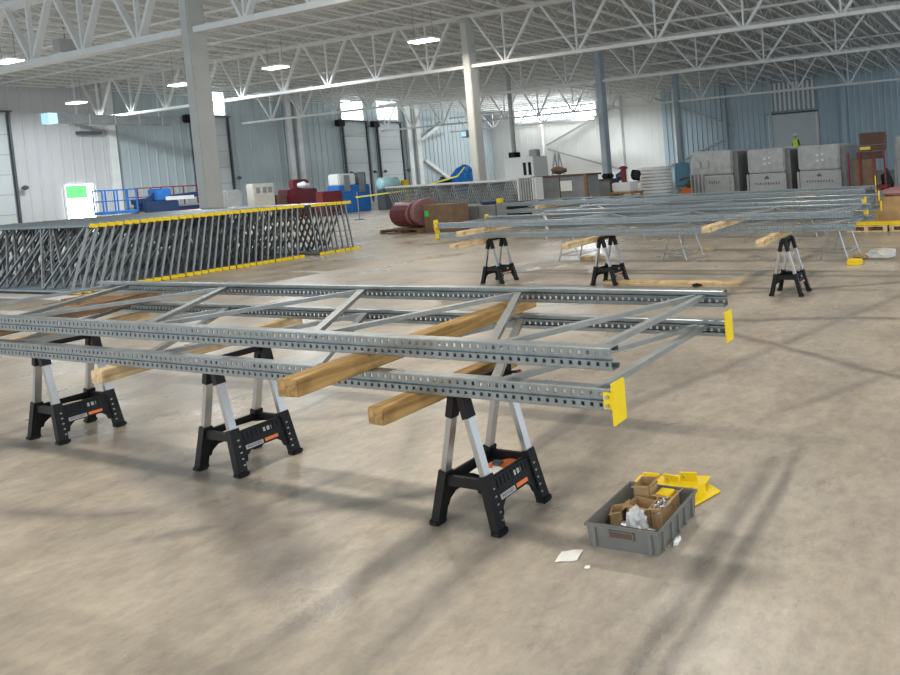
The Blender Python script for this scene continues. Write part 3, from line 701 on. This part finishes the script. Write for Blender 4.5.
# scraps at right under the far trestle
tag(MB().blob((-2.22,9.4,.1),.2,6,.5,2,(1.3,.7,.5),2.4).obj('plastic_bag','bag'),'crumpled clear plastic on the floor right of the right-hand far trestle','plastic bag')
tag(MB().bbox(-2.72,-2.48,8.85,9.0,0,.09,.01).obj('yellow_bracket','yellow'),'yellow bracket on the floor in front of the crumpled clear plastic','bracket')
tag(MB().bbox(-2.42,-2.2,9.75,9.9,0,.1,.01).obj('yellow_bracket','yellow'),'yellow bracket on the floor behind the crumpled clear plastic','bracket')
tag(MB().blob((-2.62,9.38,.05),.11,8,.5,2,(1.4,.7,.45),2).obj('cardboard_scrap','card'),'torn brown cardboard on the floor beside the right trestle','cardboard')
tag(MB().bbox(-8.55,-8.05,9.3,9.5,0,.08,.02).obj('timber_block','pale_wood'),'short pale block on the floor under the far trestle at left','timber')
tag(MB().bbox(-6.6,-6.1,10.3,10.45,0,.04,.01).obj('timber_block','pale_wood'),'flat pale wood scrap on the floor behind the middle far trestle','timber')
sheet(-5.7,6.95,0.001,.3,.06,.1,'paper','small white paper strip on the floor right of the middle far sawhorse','paper','paper_sheet',.004)

# ================================================================ FAR OBJECTS
def pallet(x0,x1,y0,y1,lb,m='pale_wood',cat='pallet'):
    t=thing('wooden_pallet',lb,cat,((x0+x1)/2,(y0+y1)/2,0)); w=(x1-x0)/2; d=(y1-y0)/2
    top=MB(); n=6
    for i in range(n): y=-d+(2*d-.1)*i/(n-1); top.box(-w,w,y,y+.1,.115,.14)
    top.obj('deck_board',m,t)
    for x in(-w,-.05,w-.1): MB().box(x,x+.1,-d,d,.022,.115).obj('stringer',m,t)
    bb=MB()
    for y in(-d,-.05,d-.1): bb.box(-w,w,y,y+.1,0,.022)
    bb.obj('bottom_board',m,t); return t
pallet(-3.85,-2.85,12.6,13.5,'pale wooden pallet at the right edge beneath yellow beam, left one')
pallet(-2.8,-1.8,12.6,13.5,'pale wooden pallet cut by the right edge, right one')
tag(MB().bbox(-3.8,-1.9,12.65,12.8,.142,.22,.01).obj('yellow_beam','yellow'),'yellow steel beam lying on the pallets at the right edge','beam')
t=thing('cardboard_box','tall brown cardboard box on the right-edge pallets','box',(-2.65,13.25,.142))
MB().bbox(-.5,.6,-.25,.25,0,.62,.01).obj('box_body','card',t); MB().blob((.05,0,.70),.3,3,.5,2,(2,.8,.45),2).obj('wrapping_film','pink',t)
# yellow posts near pallet
tag(MB().tube([(-3.3,13.6,0),(-3.3,13.6,1.25)],.013,8).obj('marker_pole','yellow'),'slim upright yellow pole by the right ends of the far frames','pole')

# wrapped units
def unit(x0,x1,y0,d,lb,zt,style):
    t=thing('wrapped_unit_stack',lb,'machine',((x0+x1)/2,y0,0)); w=(x1-x0)/2; zm=zt*.50
    MB().bbox(-w,w,0,d,.12,zm-.03,.02).obj('lower_unit','unit',t)
    MB().bbox(-w-.03,w+.03,-.02,d,zm,zt,.06).obj('upper_unit','wrap',t)
    MB().box(-w,w,.05,d,0,.12).obj('skid','dark',t)
    for x in(-w-.1,w-.02): MB().box(x,x+.1,-.06,.0,.05,zm-.05).obj('corner_strip','lgrey',t)
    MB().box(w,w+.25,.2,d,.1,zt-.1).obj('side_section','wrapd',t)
    if style==0:
        for x in(-w+.12,-w+.58): MB().bbox(x,x+.38,-.1,-.03,zm+.35,zm+.72,.02).obj('vent_hood','unit',t)
        for i in range(4): MB().box(-w-.05+i*.2,-w+.03+i*.2,-.22+i*.02,-.16+i*.02,.02,zm+.05).obj('leaning_strip','lgrey',t)
        o=MB().box(-w+.75,w-.15,-.04,-.005,.3,zm-.15).obj('access_panel','lgrey',t)
        a=part('lettering',LOGO0,t,(.1,-.045,.8),(PI/2,0,0))
    else:
        for dx,dz in((-.1,.75),(-.1,.5),(.15,.78),(.15,.52)):
            MB().box(dx,dx+.13,-.05,-.025,zm+dz-.12,zm+dz-.02).obj('label','white',t)
        part('lettering',LOGO1,t,(0,-.012,.62),(PI/2,0,0))
        lg=MB().tube([(-.12,-.012,.86),(.0,-.012,.98),(.12,-.012,.86)],.02,6).tube([(-.06,-.012,.84),(0,-.012,.9),(.06,-.012,.84)],.02,6).obj('emblem','ink',t)
    return t
def marks(n_,w,h):
    mb=MB(); random.seed(n_)
    for i in range(n_):
        x=-w/2+w*i/(n_-1); a=random.uniform(.55,1)*h
        mb.box(x-.022,x+.012,-a/2,a/2,0,.004); mb.box(x-.022,x+.04,-a/2+(.0 if i%2 else a*.7),-a/2+.03+(.0 if i%2 else a*.7),0,.004)
    return mb.mesh('lettering','ink')
LOGO0=marks(5,.5,.16); LOGO1=marks(10,1.25,.12)
unit(-15.5,-13.3,25,2.6,'leftmost wrapped grey machine stack, with two small hoods on its front',2.38,0)
unit(-12.4,-10.5,25,2.6,'middle wrapped grey machine stack, dark emblem on its lower panel',2.30,1)
unit(-9.75,-7.75,25,2.6,'rightmost wrapped grey machine stack, left of the red rack',2.32,1)
unit(-5.25,-3.2,26,2.4,'pale wrapped stack cut by the right edge of the picture',2.5,1)
# red rack with brown boxes
t=thing('red_rack','red steel post rack holding brown boxes','rack',(-5.65,22.3,0))
for x in(-.78,-.30,.32,.72):
    MB().box(x-.035,x+.035,-.3,-.23,0,1.85 if x<.5 else 1.9).obj('post','red',t)
MB().box(-.8,.75,-.32,-.22,.35,.47).obj('cross_beam','red',t); MB().box(-.8,.75,.35,.45,.35,.47).obj('cross_beam','red',t); MB().box(-.82,.78,-.3,.45,.0,.08).obj('base','dark',t)
for x0,x1,z0,z1,m,lb in((-.62,.22,.48,1.55,'card_brown','large brown box low in the red rack'),(-.45,.62,1.56,1.86,'card_dark','dark flat box above the large box in the red rack'),(-.35,.70,1.88,2.12,'card_dark','dark brown box in the middle of the red rack pile'),(-.30,.72,2.14,2.62,'card_dark','topmost dark brown box of the red rack pile')):
    o=tag(MB().bbox(-5.65+x0,-5.65+x1,22.15,22.7,z0,z1,.015).obj('brown_box',m),lb,'box')
    if z0>1.87 and z0<2: 
        l=MB().box(-5.95,-5.5,22.13,22.15,1.94,2.06).obj('label','yellow_label',o)
tag(MB().blob((-5.1,23.1,.5),.34,4,.5,2,(.8,.6,1.5),2).obj('black_sack','black'),'dark heap of sacks at the right of the red rack','sack')
# worker
def person():
    x,y,z0=-11.8,30.0,1.36
    t=thing('person','person in a yellow-green hi-vis vest standing beyond the wrapped machines','person',(x,y,z0),(0,0,PI*.9))
    J={'pel':(0,0,.93,.15),'ab':(0,0,1.08,.14),'ch':(0,0,1.30,.165),'nk':(0,.01,1.48,.06),'hd':(0,-.01,1.55,.055),
       'lh':(-.1,0,.88,.10),'lk':(-.11,-.02,.50,.07),'la':(-.12,.0,.10,.05),'lf':(-.13,-.13,.04,.045),
       'rh':(.1,0,.88,.10),'rk':(.12,-.03,.50,.07),'ra':(.13,.02,.10,.05),'rf':(.14,-.11,.04,.045),
       'ls':(-.18,0,1.40,.065),'le':(-.24,-.02,1.13,.05),'lw':(-.20,-.2,.98,.033),'rs':(.18,0,1.40,.065),'re':(.25,-.02,1.13,.05),'rw':(.20,-.22,1.0,.033)}
    E=[('pel','ab'),('ab','ch'),('ch','nk'),('nk','hd'),('pel','lh'),('lh','lk'),('lk','la'),('la','lf'),('pel','rh'),('rh','rk'),('rk','ra'),('ra','rf'),('ch','ls'),('ls','le'),('le','lw'),('ch','rs'),('rs','re'),('re','rw')]
    # fingers
    for s_,w in(('l','lw'),('r','rw')):
        bx,by,bz=J[w][:3]
        J[s_+'p']=(bx,by-.07,bz-.02,.032); E.append((w,s_+'p'))
    ks=list(J); me=bpy.data.meshes.new('body'); me.from_pydata([J[q][:3] for q in ks],[(ks.index(a),ks.index(b)) for a,b in E],[])
    o=bpy.data.objects.new('body',me); COL.objects.link(o); m=o.modifiers.new('s','SKIN'); 
    for i,q in enumerate(ks): me.skin_vertices[0].data[i].radius=(J[q][3],J[q][3]*.85)
    me.skin_vertices[0].data[0].use_root=True
    sb=o.modifiers.new('u','SUBSURF'); sb.levels=2; sb.render_levels=2
    bpy.context.view_layer.update(); m2=bpy.data.meshes.new_from_object(o.evaluated_get(bpy.context.evaluated_depsgraph_get())); bpy.data.objects.remove(o)
    bm=bmesh.new(); bm.from_mesh(m2)
    hb=bmesh.ops.create_icosphere(bm,subdivisions=2,radius=.1)['verts']
    for v in hb: v.co=Vector((v.co.x*.78,v.co.y*.95-.01,v.co.z*1.15+1.66))
    for s_ in(-1,1):
        for i in range(4):
            mt=Matrix.Translation((s_*.20+(i-1.5)*.017,-.33,.955+.0))@Matrix.Diagonal((.008,.038-.004*abs(i-1),.009,1)); bmesh.ops.create_icosphere(bm,subdivisions=1,radius=1,matrix=mt)
        mt=Matrix.Translation((s_*.165,-.28,.965))@Matrix.Diagonal((.009,.03,.01,1)); bmesh.ops.create_icosphere(bm,subdivisions=1,radius=1,matrix=mt)
        mt=Matrix.Translation((s_*.078,0,1.655))@Matrix.Diagonal((.012,.02,.03,1)); bmesh.ops.create_icosphere(bm,subdivisions=1,radius=1,matrix=mt)
    mt=Matrix.Translation((0,-.112,1.65))@Matrix.Diagonal((.014,.02,.022,1)); bmesh.ops.create_icosphere(bm,subdivisions=1,radius=1,matrix=mt)
    bm.to_mesh(m2); bm.free()
    m2.materials.clear()
    for mm in('skin','trousers'): m2.materials.append(M[mm])
    for p in m2.polygons: p.use_smooth=True; p.material_index=0 if (p.center.z>1.44 or (abs(p.center.x)>.14 and p.center.y<-.12 and p.center.z>.9)) else 1
    b=bpy.data.objects.new('body',m2); COL.objects.link(b); b.parent=t
    MB().lathe([(.155,.92),(.175,1.0),(.19,1.2),(.205,1.36),(.16,1.45),(.08,1.485)],16,m=Matrix.Diagonal((1,.82,1,1))).obj('hi_vis_vest','hivis',t,True)
    MB().lathe([(.095,1.68),(.10,1.72),(.085,1.77),(.04,1.80),(.005,1.805)],14).lathe([(.115,1.675),(.115,1.685)],14).obj('hard_hat','white',t,True)
person()
t=thing('scissor_lift','white and blue scissor lift mostly hidden behind the wrapped machines','scissor lift',(-12.2,30,0))
MB().bbox(-1.4,1.0,-.5,.5,.15,.9,.03).obj('chassis','blue',t)
for x in(-1.0,.6):
    for y in(-.5,.5): MB().tube([(x,y-.06,.2),(x,y+.06,.2)],.2,14).obj('wheel','rubber',t)
MB().box(-1.4,1.0,-.5,.5,1.25,1.35).obj('platform','grey',t)
for s_ in(-1,1): MB().bar((-1.2,s_*.4,.9),(.8,s_*.4,1.25),.05,.05).bar((-1.2,s_*.4,1.25),(.8,s_*.4,.9),.05,.05).obj('scissor_arm','blue',t)
g=MB()
for z in(1.85,2.4): g.tube([(-1.38,-.48,z),(.98,-.48,z),(.98,.48,z),(-1.38,.48,z),(-1.38,-.48,z)],.02,6)
for x in(-1.38,-.6,.2,.98):
    for y in(-.48,.48): g.tube([(x,y,1.35),(x,y,2.4)],.02,6)
g.obj('guard_rail','white_steel',t)
MB().bbox(-1.35,-.95,-.45,-.1,1.9,2.3,.03).obj('control_box','cyan',t)

# roll of white material, drum guard
t=thing('mesh_roll','tall white ribbed roll standing left of the wrapped machines','roll',(-17.0,24,0))
prof=[(.01,0)]; z=0
for i in range(11): prof+= [(.66,z+.01),(.80,z+.03),(.80,z+.125),(.66,z+.145)]; z+=.16
prof+=[(.70,z),(.62,z-.05),(.6,z-.2),(.01,z-.2)]
MB().lathe(prof,28).obj('roll_body','white',t)
t=thing('column_guard','round blue plastic guard around the foot of the farthest column','guard',(-25.8,40,0))
MB().lathe([(.58,.04),(.60,.1),(.60,1.85),(.58,1.9),(.45,1.9),(.45,.04)],24).obj('guard_shell','guard',t,True)
# workbench with motors
t=thing('workbench','brown wooden workbench before the slim blue-grey column','bench',(-17.2,22,0))
MB().bbox(-.65,.65,-.4,.4,.62,.72,.01).obj('bench_top','wood',t)
for x in(-.58,.5):
    for y in(-.35,.28): MB().box(x,x+.09,y,y+.08,0,.62).obj('leg','wood',t)
tag(MB().bbox(-17.75,-16.75,21.65,22.3,.72,1.15,.05).obj('white_tub','white'),'white tub standing on the brown workbench','tub')
tag(MB().blob((-17.55,22.1,1.43),.24,3,.4,2,(1,.8,.9),3).obj('motor','navy'),'dark blue motor on the left of the white tub','motor')
tag(MB().lathe([(.12,1.16),(.12,1.4),(.12,1.5),(.12,1.75),(.2,1.78),(.2,1.84),(.06,1.9)],14,(-17.15,21.8,0)).obj('valve','red'),'upright rust-red valve in the middle of the white tub','valve')
tag(MB().blob((-16.75,22.15,1.46),.25,6,.4,2,(1,.8,1.1),3).obj('motor','black'),'dark grey motor on the right of the white tub','motor')
t=thing('control_cabinet','tall dark cabinet standing left of the brown workbench','cabinet',(-18.25,22.1,0))
MB().bbox(-.38,.38,-.3,.3,0,1.35,.02).obj('cabinet_body','dark',t); MB().box(-.3,.3,-.315,-.3,.1,1.25).obj('door','grey',t); MB().bbox(-.25,.2,-.2,.2,1.35,1.6,.06).obj('top_motor','black',t)
t=thing('fan_assembly','rusty orange and dark machine on the floor left of the wrapped machines','machine',(-16.9,27,0))
MB().bbox(-.5,.5,-.3,.3,.0,.5,.05).obj('orange_base','orange',t); MB().lathe([(.25,.5),(.3,.7),(.2,.9)],14).obj('motor_drum','card_dark',t); MB().tube([(-.7,0,.95),(-.2,0,1.1),(.3,0,1.1),(.9,0,.95)],.07,8).obj('dark_arm','dark',t)
# long crate
t=thing('equipment_crate','long dark grey panelled crate with wooden corner posts and white label','crate',(-18.7,20,0))
MB().bbox(-1.45,1.35,-.4,.4,.42,1.6,.02).obj('crate_body','grey',t)
for x in(-1.5,1.32): MB().box(x,x+.14,-.47,-.40,.2,1.66).obj('corner_post','dark_wood',t)
MB().box(-.03,.0,-.41,-.40,.42,1.6).obj('panel_seam','black',t); MB().box(0.02,.62,-.42,-.40,.98,1.42).obj('white_label','paper',t)
MB().box(-1.5,1.46,-.45,.45,1.6,1.68).obj('lid','card_dark',t); MB().box(-1.4,1.3,-.38,.38,.0,.42).obj('skid','dark',t)
tag(MB().box(-19.5,-18.2,19.35,19.5,0,.62).obj('sheet_metal','white'),'low white sheet leaning in front of the dark grey crate','panel')
tag(MB().blob((-19.1,20,1.86),.26,5,.6,2,(1.4,.8,.6),3).obj('hose_bundle','card_dark'),'dark coiled hose bundle on top of the long grey crate','hose')
# white bundle standing
t=thing('panel_bundle','bundle of upright white and grey channels beside the joist pile','bundle',(-19.15,18.4,0))
for i in range(8): MB().box(-.52+i*.13,-.44+i*.13,-.1,.25,0,1.66).obj('channel','white' if i in(6,7,0) else 'lgrey',t)
# grey boxes row
GB=[(-20.1,-19.3,.80,'grey metal box at the left of the low row, beside the cardboard box'),(-19.25,-18.65,.80,'second grey metal box of the low row by the maroon drum'),(-18.6,-17.8,.80,'third grey metal box of the low row, wrapped in clear plastic'),(-17.75,-17.3,.84,'fourth, narrow grey metal box of the low row')]
for x0,x1,z,lb in GB:
    t=thing('metal_box',lb,'box',((x0+x1)/2,15.9,0)); w=(x1-x0)/2
    MB().bbox(-w,w,-.35,.35,0,z,.015).obj('box_body','grey',t); MB().box(-w,w,-.36,-.35,z*.95,z).obj('rim','lgrey',t)
tag(MB().bbox(-17.2,-16.7,15.5,16.1,0,.86,.015).obj('black_box','black'),'square black box at the right end of the grey box row','box')
tag(MB().lathe([(.35,.81),(.38,.86),(.38,.92),(.33,.93)],18,(-18.3,15.9,0)).obj('round_lid','navy'),'dark blue round lid lying on the grey boxes','lid')
tag(MB().bbox(-17.62,-17.42,15.45,15.6,.85,1.02,.02).obj('yellow_bracket','yellow'),'small yellow bracket on the narrow grey box','bracket')
# maroon drum on pallet and cardboard box
pallet(-21.8,-19.9,14.3,15.4,'wooden pallet under the maroon drum','dark_wood')
t=thing('maroon_drum','large glossy maroon drum lying on a wooden pallet','drum',(-20.65,14.85,.137))
mt=Matrix.Rotation(PI/2,4,'Y')
MB().lathe([(.01,-.80),(.40,-.78),(.47,-.72),(.48,.42),(.47,.44),(.01,.44)],32,(0,0,.51),mt).obj('drum_body','maroon',t,False)
MB().lathe([(.483,.08),(.492,.09),(.492,.16),(.483,.17)],32,(.0,0,.51),mt).obj('pink_band','pink',t)
MB().lathe([(.48,.33),(.505,.35),(.505,.49),(.49,.51)],32,(0,0,.535),mt).obj('end_rim','pink',t)
t=thing('cardboard_box','wide brown cardboard box with a green label beside the maroon drum','box',(-19.0,14.75,0))
MB().bbox(-.80,.55,-.3,.3,0,.96,.01).obj('box_body','card_brown',t); MB().box(-.74,-.56,-.31,-.30,.55,.75).obj('green_label','green',t)
# pile of roof joists
def pile():
    y0=18.9; grp='bar joists stacked in the pile'
    tc=MB().box(-.03,.03,-3.6,3.6,1.56,1.63); bc=MB().box(-.03,.03,-3.2,3.2,.28,.33); w=MB(); n=14
    for i in range(n): 
        a=-3.5+7*i/n; b=-3.5+7*(i+1)/n; w.bar((0,a,1.56 if i%2==0 else .33),(0,b,.33 if i%2==0 else 1.56),.035,.035,(1,0,0))
    ms=[('top_chord',tc.mesh('top_chord','white_steel')),('bottom_chord',bc.mesh('bottom_chord','zinc_brace')),('web_rod',w.mesh('web_rod','zinc_brace'))]
    for i in range(12):
        t=thing('bar_joist','upright open-web bar joist packed in the grey pile before the middle column','joist',(-23.75,18.35+i*.1,0),(0,0,PI/2),grp)
        for n_,me in ms: part(n_,me,t)
    for x in(-26,-23.5,-21): tag(MB().box(x-.07,x+.07,18.3,20.0,0,.28).obj('timber_block','dark_wood'),'timber bearer under the joist pile, '+{-26:'left',-23.5:'middle',-21:'right'}[x],'timber')
pile()
# caution tape
tag(MB().add([(-32.0,20,1.20),(-28.1,20.0,1.42),(-25.0,19.99,1.95),(-24.9,20.3,2.35),(-32.0,20,1.13),(-28.1,20.0,1.35),(-25.0,19.99,1.88),(-24.9,20.3,2.28)]+[(-32.0,20.003,1.20),(-28.1,20.003,1.42),(-25.0,19.993,1.95),(-24.9,20.303,2.35),(-32.0,20.003,1.13),(-28.1,20.003,1.35),(-25.0,19.993,1.88),(-24.9,20.303,2.28)],[(0,1,5,4),(1,2,6,5),(2,3,7,6),(8,9,13,12),(9,10,14,13),(10,11,15,14)]).obj('caution_tape','tape'),'yellow caution tape stretched from the long stack to the middle column','tape')
for x in(-32.0,-28.1):
    t=thing('stanchion','slim grey post carrying the caution tape, '+('nearer the short frame group' if x<-30 else 'nearer the joist pile'),'post',(x,20.09,0)); MB().tube([(0,0,0.02),(0,0,1.45)],.025,8).obj('pole','grey',t); MB().lathe([(.2,0),(.2,.03),(.03,.05)],14).obj('base','dark',t)
# white machine with chimney and fan, ladder
t=thing('white_machine','white boxy machine with a black-collared pipe before the white wall','machine',(-33.8,32,0))
MB().bbox(-1.0,.2,-.6,.6,0,3.0,.03).obj('left_cabinet','white',t); MB().bbox(.25,1.75,-.7,.6,0,3.0,.03).obj('right_cabinet','white',t)
for x in(.85,1.3): MB().box(x,x+.25,-.72,-.70,1.7,2.6).obj('dark_window','black',t)
MB().tube([(-.6,0,3.0),(-.6,0,9.6)],.14,12).obj('pipe','lgrey',t); MB().bbox(-.9,-.3,-.25,.25,3.0,3.4,.03).obj('pipe_collar','black',t)
MB().bbox(.9,1.6,-.2,.2,3.0,3.5,.05).obj('top_unit','lgrey',t)
t=thing('ladder','tall pale stepladder standing before the white wall','ladder',(-36.4,38,0))
for s_ in(-1,1): MB().bar((s_*.42,-.5,0),(s_*.2,0,3.35),.11,.11).obj('rail','white_steel',t); MB().bar((s_*.42,.6,0),(s_*.2,.05,3.35),.06,.06).obj('rear_rail','alu',t)
for i in range(9): z=.35+i*.34; w_=.42-.22*z/3.35; MB().bar((-w_,-.5+.5*z/3.35,z),(w_,-.5+.5*z/3.35,z),.08,.04).obj('step','alu',t)
# things along the left wall
t=thing('boom_lift','blue boom lift with railed basket parked before the left wall','boom lift',(-44,17.7,0))
g=MB()
for z in(1.2,1.75,2.3): g.tube([(-.4,-1.75,z),(.4,-1.75,z),(.4,-.6,z),(-.4,-.6,z),(-.4,-1.75,z)],.035,6)
for y in(-1.75,-1.35,-.95,-.6):
    for x in(-.4,.4): g.tube([(x,y,1.15),(x,y,2.3)],.03,6)
g.box(-.42,.42,-1.78,-.58,1.08,1.18); g.obj('basket','blue',t)
MB().bbox(-.5,.5,-.4,.9,.5,1.6,.05).obj('engine_body','navy',t); MB().bbox(-.35,.35,.1,.7,1.6,2.25,.05).obj('hood','blue',t)
MB().bar((0,-.6,1.6),(0,1.9,1.85),.3,.28).obj('boom','navy',t); MB().bar((.1,-.5,1.3),(.1,.3,2.1),.2,.2).obj('lower_arm','navy',t)
MB().bbox(.51,.515,.4,1.5,1.6,1.8,.001).obj('white_stripe','white',t)
for y in(-.3,.8):
    for x in(-.55,.55): MB().tube([(x-.13,y,.42),(x+.13,y,.42)],.42,16).obj('wheel','rubber',t)
t=thing('scissor_lift','blue and red railed scissor lift behind the boom lift','scissor lift',(-46.5,19.6,0))
MB().bbox(-.5,.5,-1.5,1.3,.15,1.0,.04).obj('chassis','red',t); MB().box(-.5,.5,-1.5,1.3,1.2,1.3).obj('platform','grey',t)
MB().bbox(-.45,.45,-1.3,1.1,1.0,1.2,.02).obj('folded_scissors','navy',t)
g=MB()
for z in(1.85,2.35): g.tube([(-.48,-1.5,z),(.48,-1.5,z),(.48,1.3,z),(-.48,1.3,z),(-.48,-1.5,z)],.03,6)
for y in(-1.5,-.6,.3,1.3):
    for x in(-.48,.48): g.tube([(x,y,1.3),(x,y,2.35)],.03,6)
g.obj('guard_rail','red',t)
for y in(-1.1,.9):
    for x in(-.5,.5): MB().tube([(x-.08,y,.22),(x+.08,y,.22)],.22,14).obj('wheel','rubber',t)
tag(MB().bbox(-42.9,-41.9,19.75,20.5,0,1.95,.1).obj('covered_machine','lgrey'),'beige covered machine left of the thick front column','machine')
t=thing('crate_sign','pale board crate standing behind the long stack, right of the thick column','crate',(-43,21.85,0))
MB().bbox(-.3,.3,-.5,.5,0,2.22,.03).obj('crate_body','unprinted',t); 
for y in(-.25,.05,.3): MB().bbox(.3,.32,y-.1,y+.08,1.65,2.0,.005).obj('printed_mark','grey',t)
t=thing('maroon_machine','maroon machine with white plastic on top before the ribbed left wall','machine',(-43,23.7,0))
MB().bbox(-.5,.5,-.8,.75,0,1.75,.06).obj('body','maroon',t); MB().bbox(-.3,.3,-.35,.45,1.75,2.35,.08).obj('hopper','maroon',t); MB().blob((.4,.1,1.95),.3,3,.6,2,(.6,1.1,.7),3).obj('white_plastic','white',t)
tag(MB().bbox(-43.5,-42.5,22.42,22.86,0,1.45,.05).obj('brown_cabinet','card_dark'),'low brown box between the pale crate and the maroon machine','box')
tag(MB().bbox(-40.6,-39.9,23.2,24.25,0,1.5,.05).obj('red_chest','maroon'),'dark red chest with a flat top behind the short frame group','chest')
t=thing('blue_machine','blue and white machine with grey doors before the dock doors','machine',(-42,25.9,0))
MB().bbox(-.6,.6,-.9,.9,0,1.8,.05).obj('blue_body','blue',t); MB().bbox(-.5,.5,-.85,.15,1.8,2.55,.06).obj('white_cab','white',t)
MB().box(.6,.64,-.6,-.3,1.4,2.45).obj('grey_door','grey',t); MB().box(.6,.64,.25,.6,1.3,2.55).obj('grey_door','grey',t); MB().bbox(-.3,.3,.5,.9,1.8,2.6,.03).obj('dark_box','dark',t)
t=thing('cyan_tank','pale cyan horizontal tank on a dark base before the dock doors','tank',(-40,27.05,0))
MB().lathe([(.01,-.62),(.3,-.6),(.4,-.5),(.4,.5),(.3,.6),(.01,.62)],20,(0,0,1.75),Matrix.Rotation(PI/2,4,'X')).obj('tank_body','cyan',t,True)
MB().box(-.35,.35,-.55,.7,0,1.34).obj('base_frame','dark',t)
tag(MB().bbox(-40.3,-39.7,27.9,28.2,0,1.9,.05).obj('yellow_pump','yellow'),'small yellow and dark pump right of the cyan tank','pump')
mb=MB().blob((-42,34.1,1.2),1.0,4,.6,3,(.8,.85,1.25),2); tag(mb.obj('tarp_heap','tarp'),'bright blue tarp-covered heap left of the middle column','tarp')
mb=MB().blob((-42,32.4,.9),.8,8,.6,3,(.8,.8,1.1),2); tag(mb.obj('tarp_heap','navy'),'dark blue heap left of the bright blue tarp','tarp')
# dark parked vehicle edge at far left
t=thing('utility_cart','dark cart with a rail at the left edge behind the long stack','cart',(-29.4,8.3,0))
MB().bbox(-1,.4,-.4,.4,.25,.9,.05).obj('cart_body','dark',t); MB().tube([(-.9,-.35,.9),(-.9,-.35,1.3),(.3,-.35,1.3),(.3,-.35,.9)],.03,6).obj('rail','black',t)
for x in(-.7,.1): MB().tube([(x,-.45,.25),(x,-.3,.25)],.25,14).obj('wheel','rubber',t)
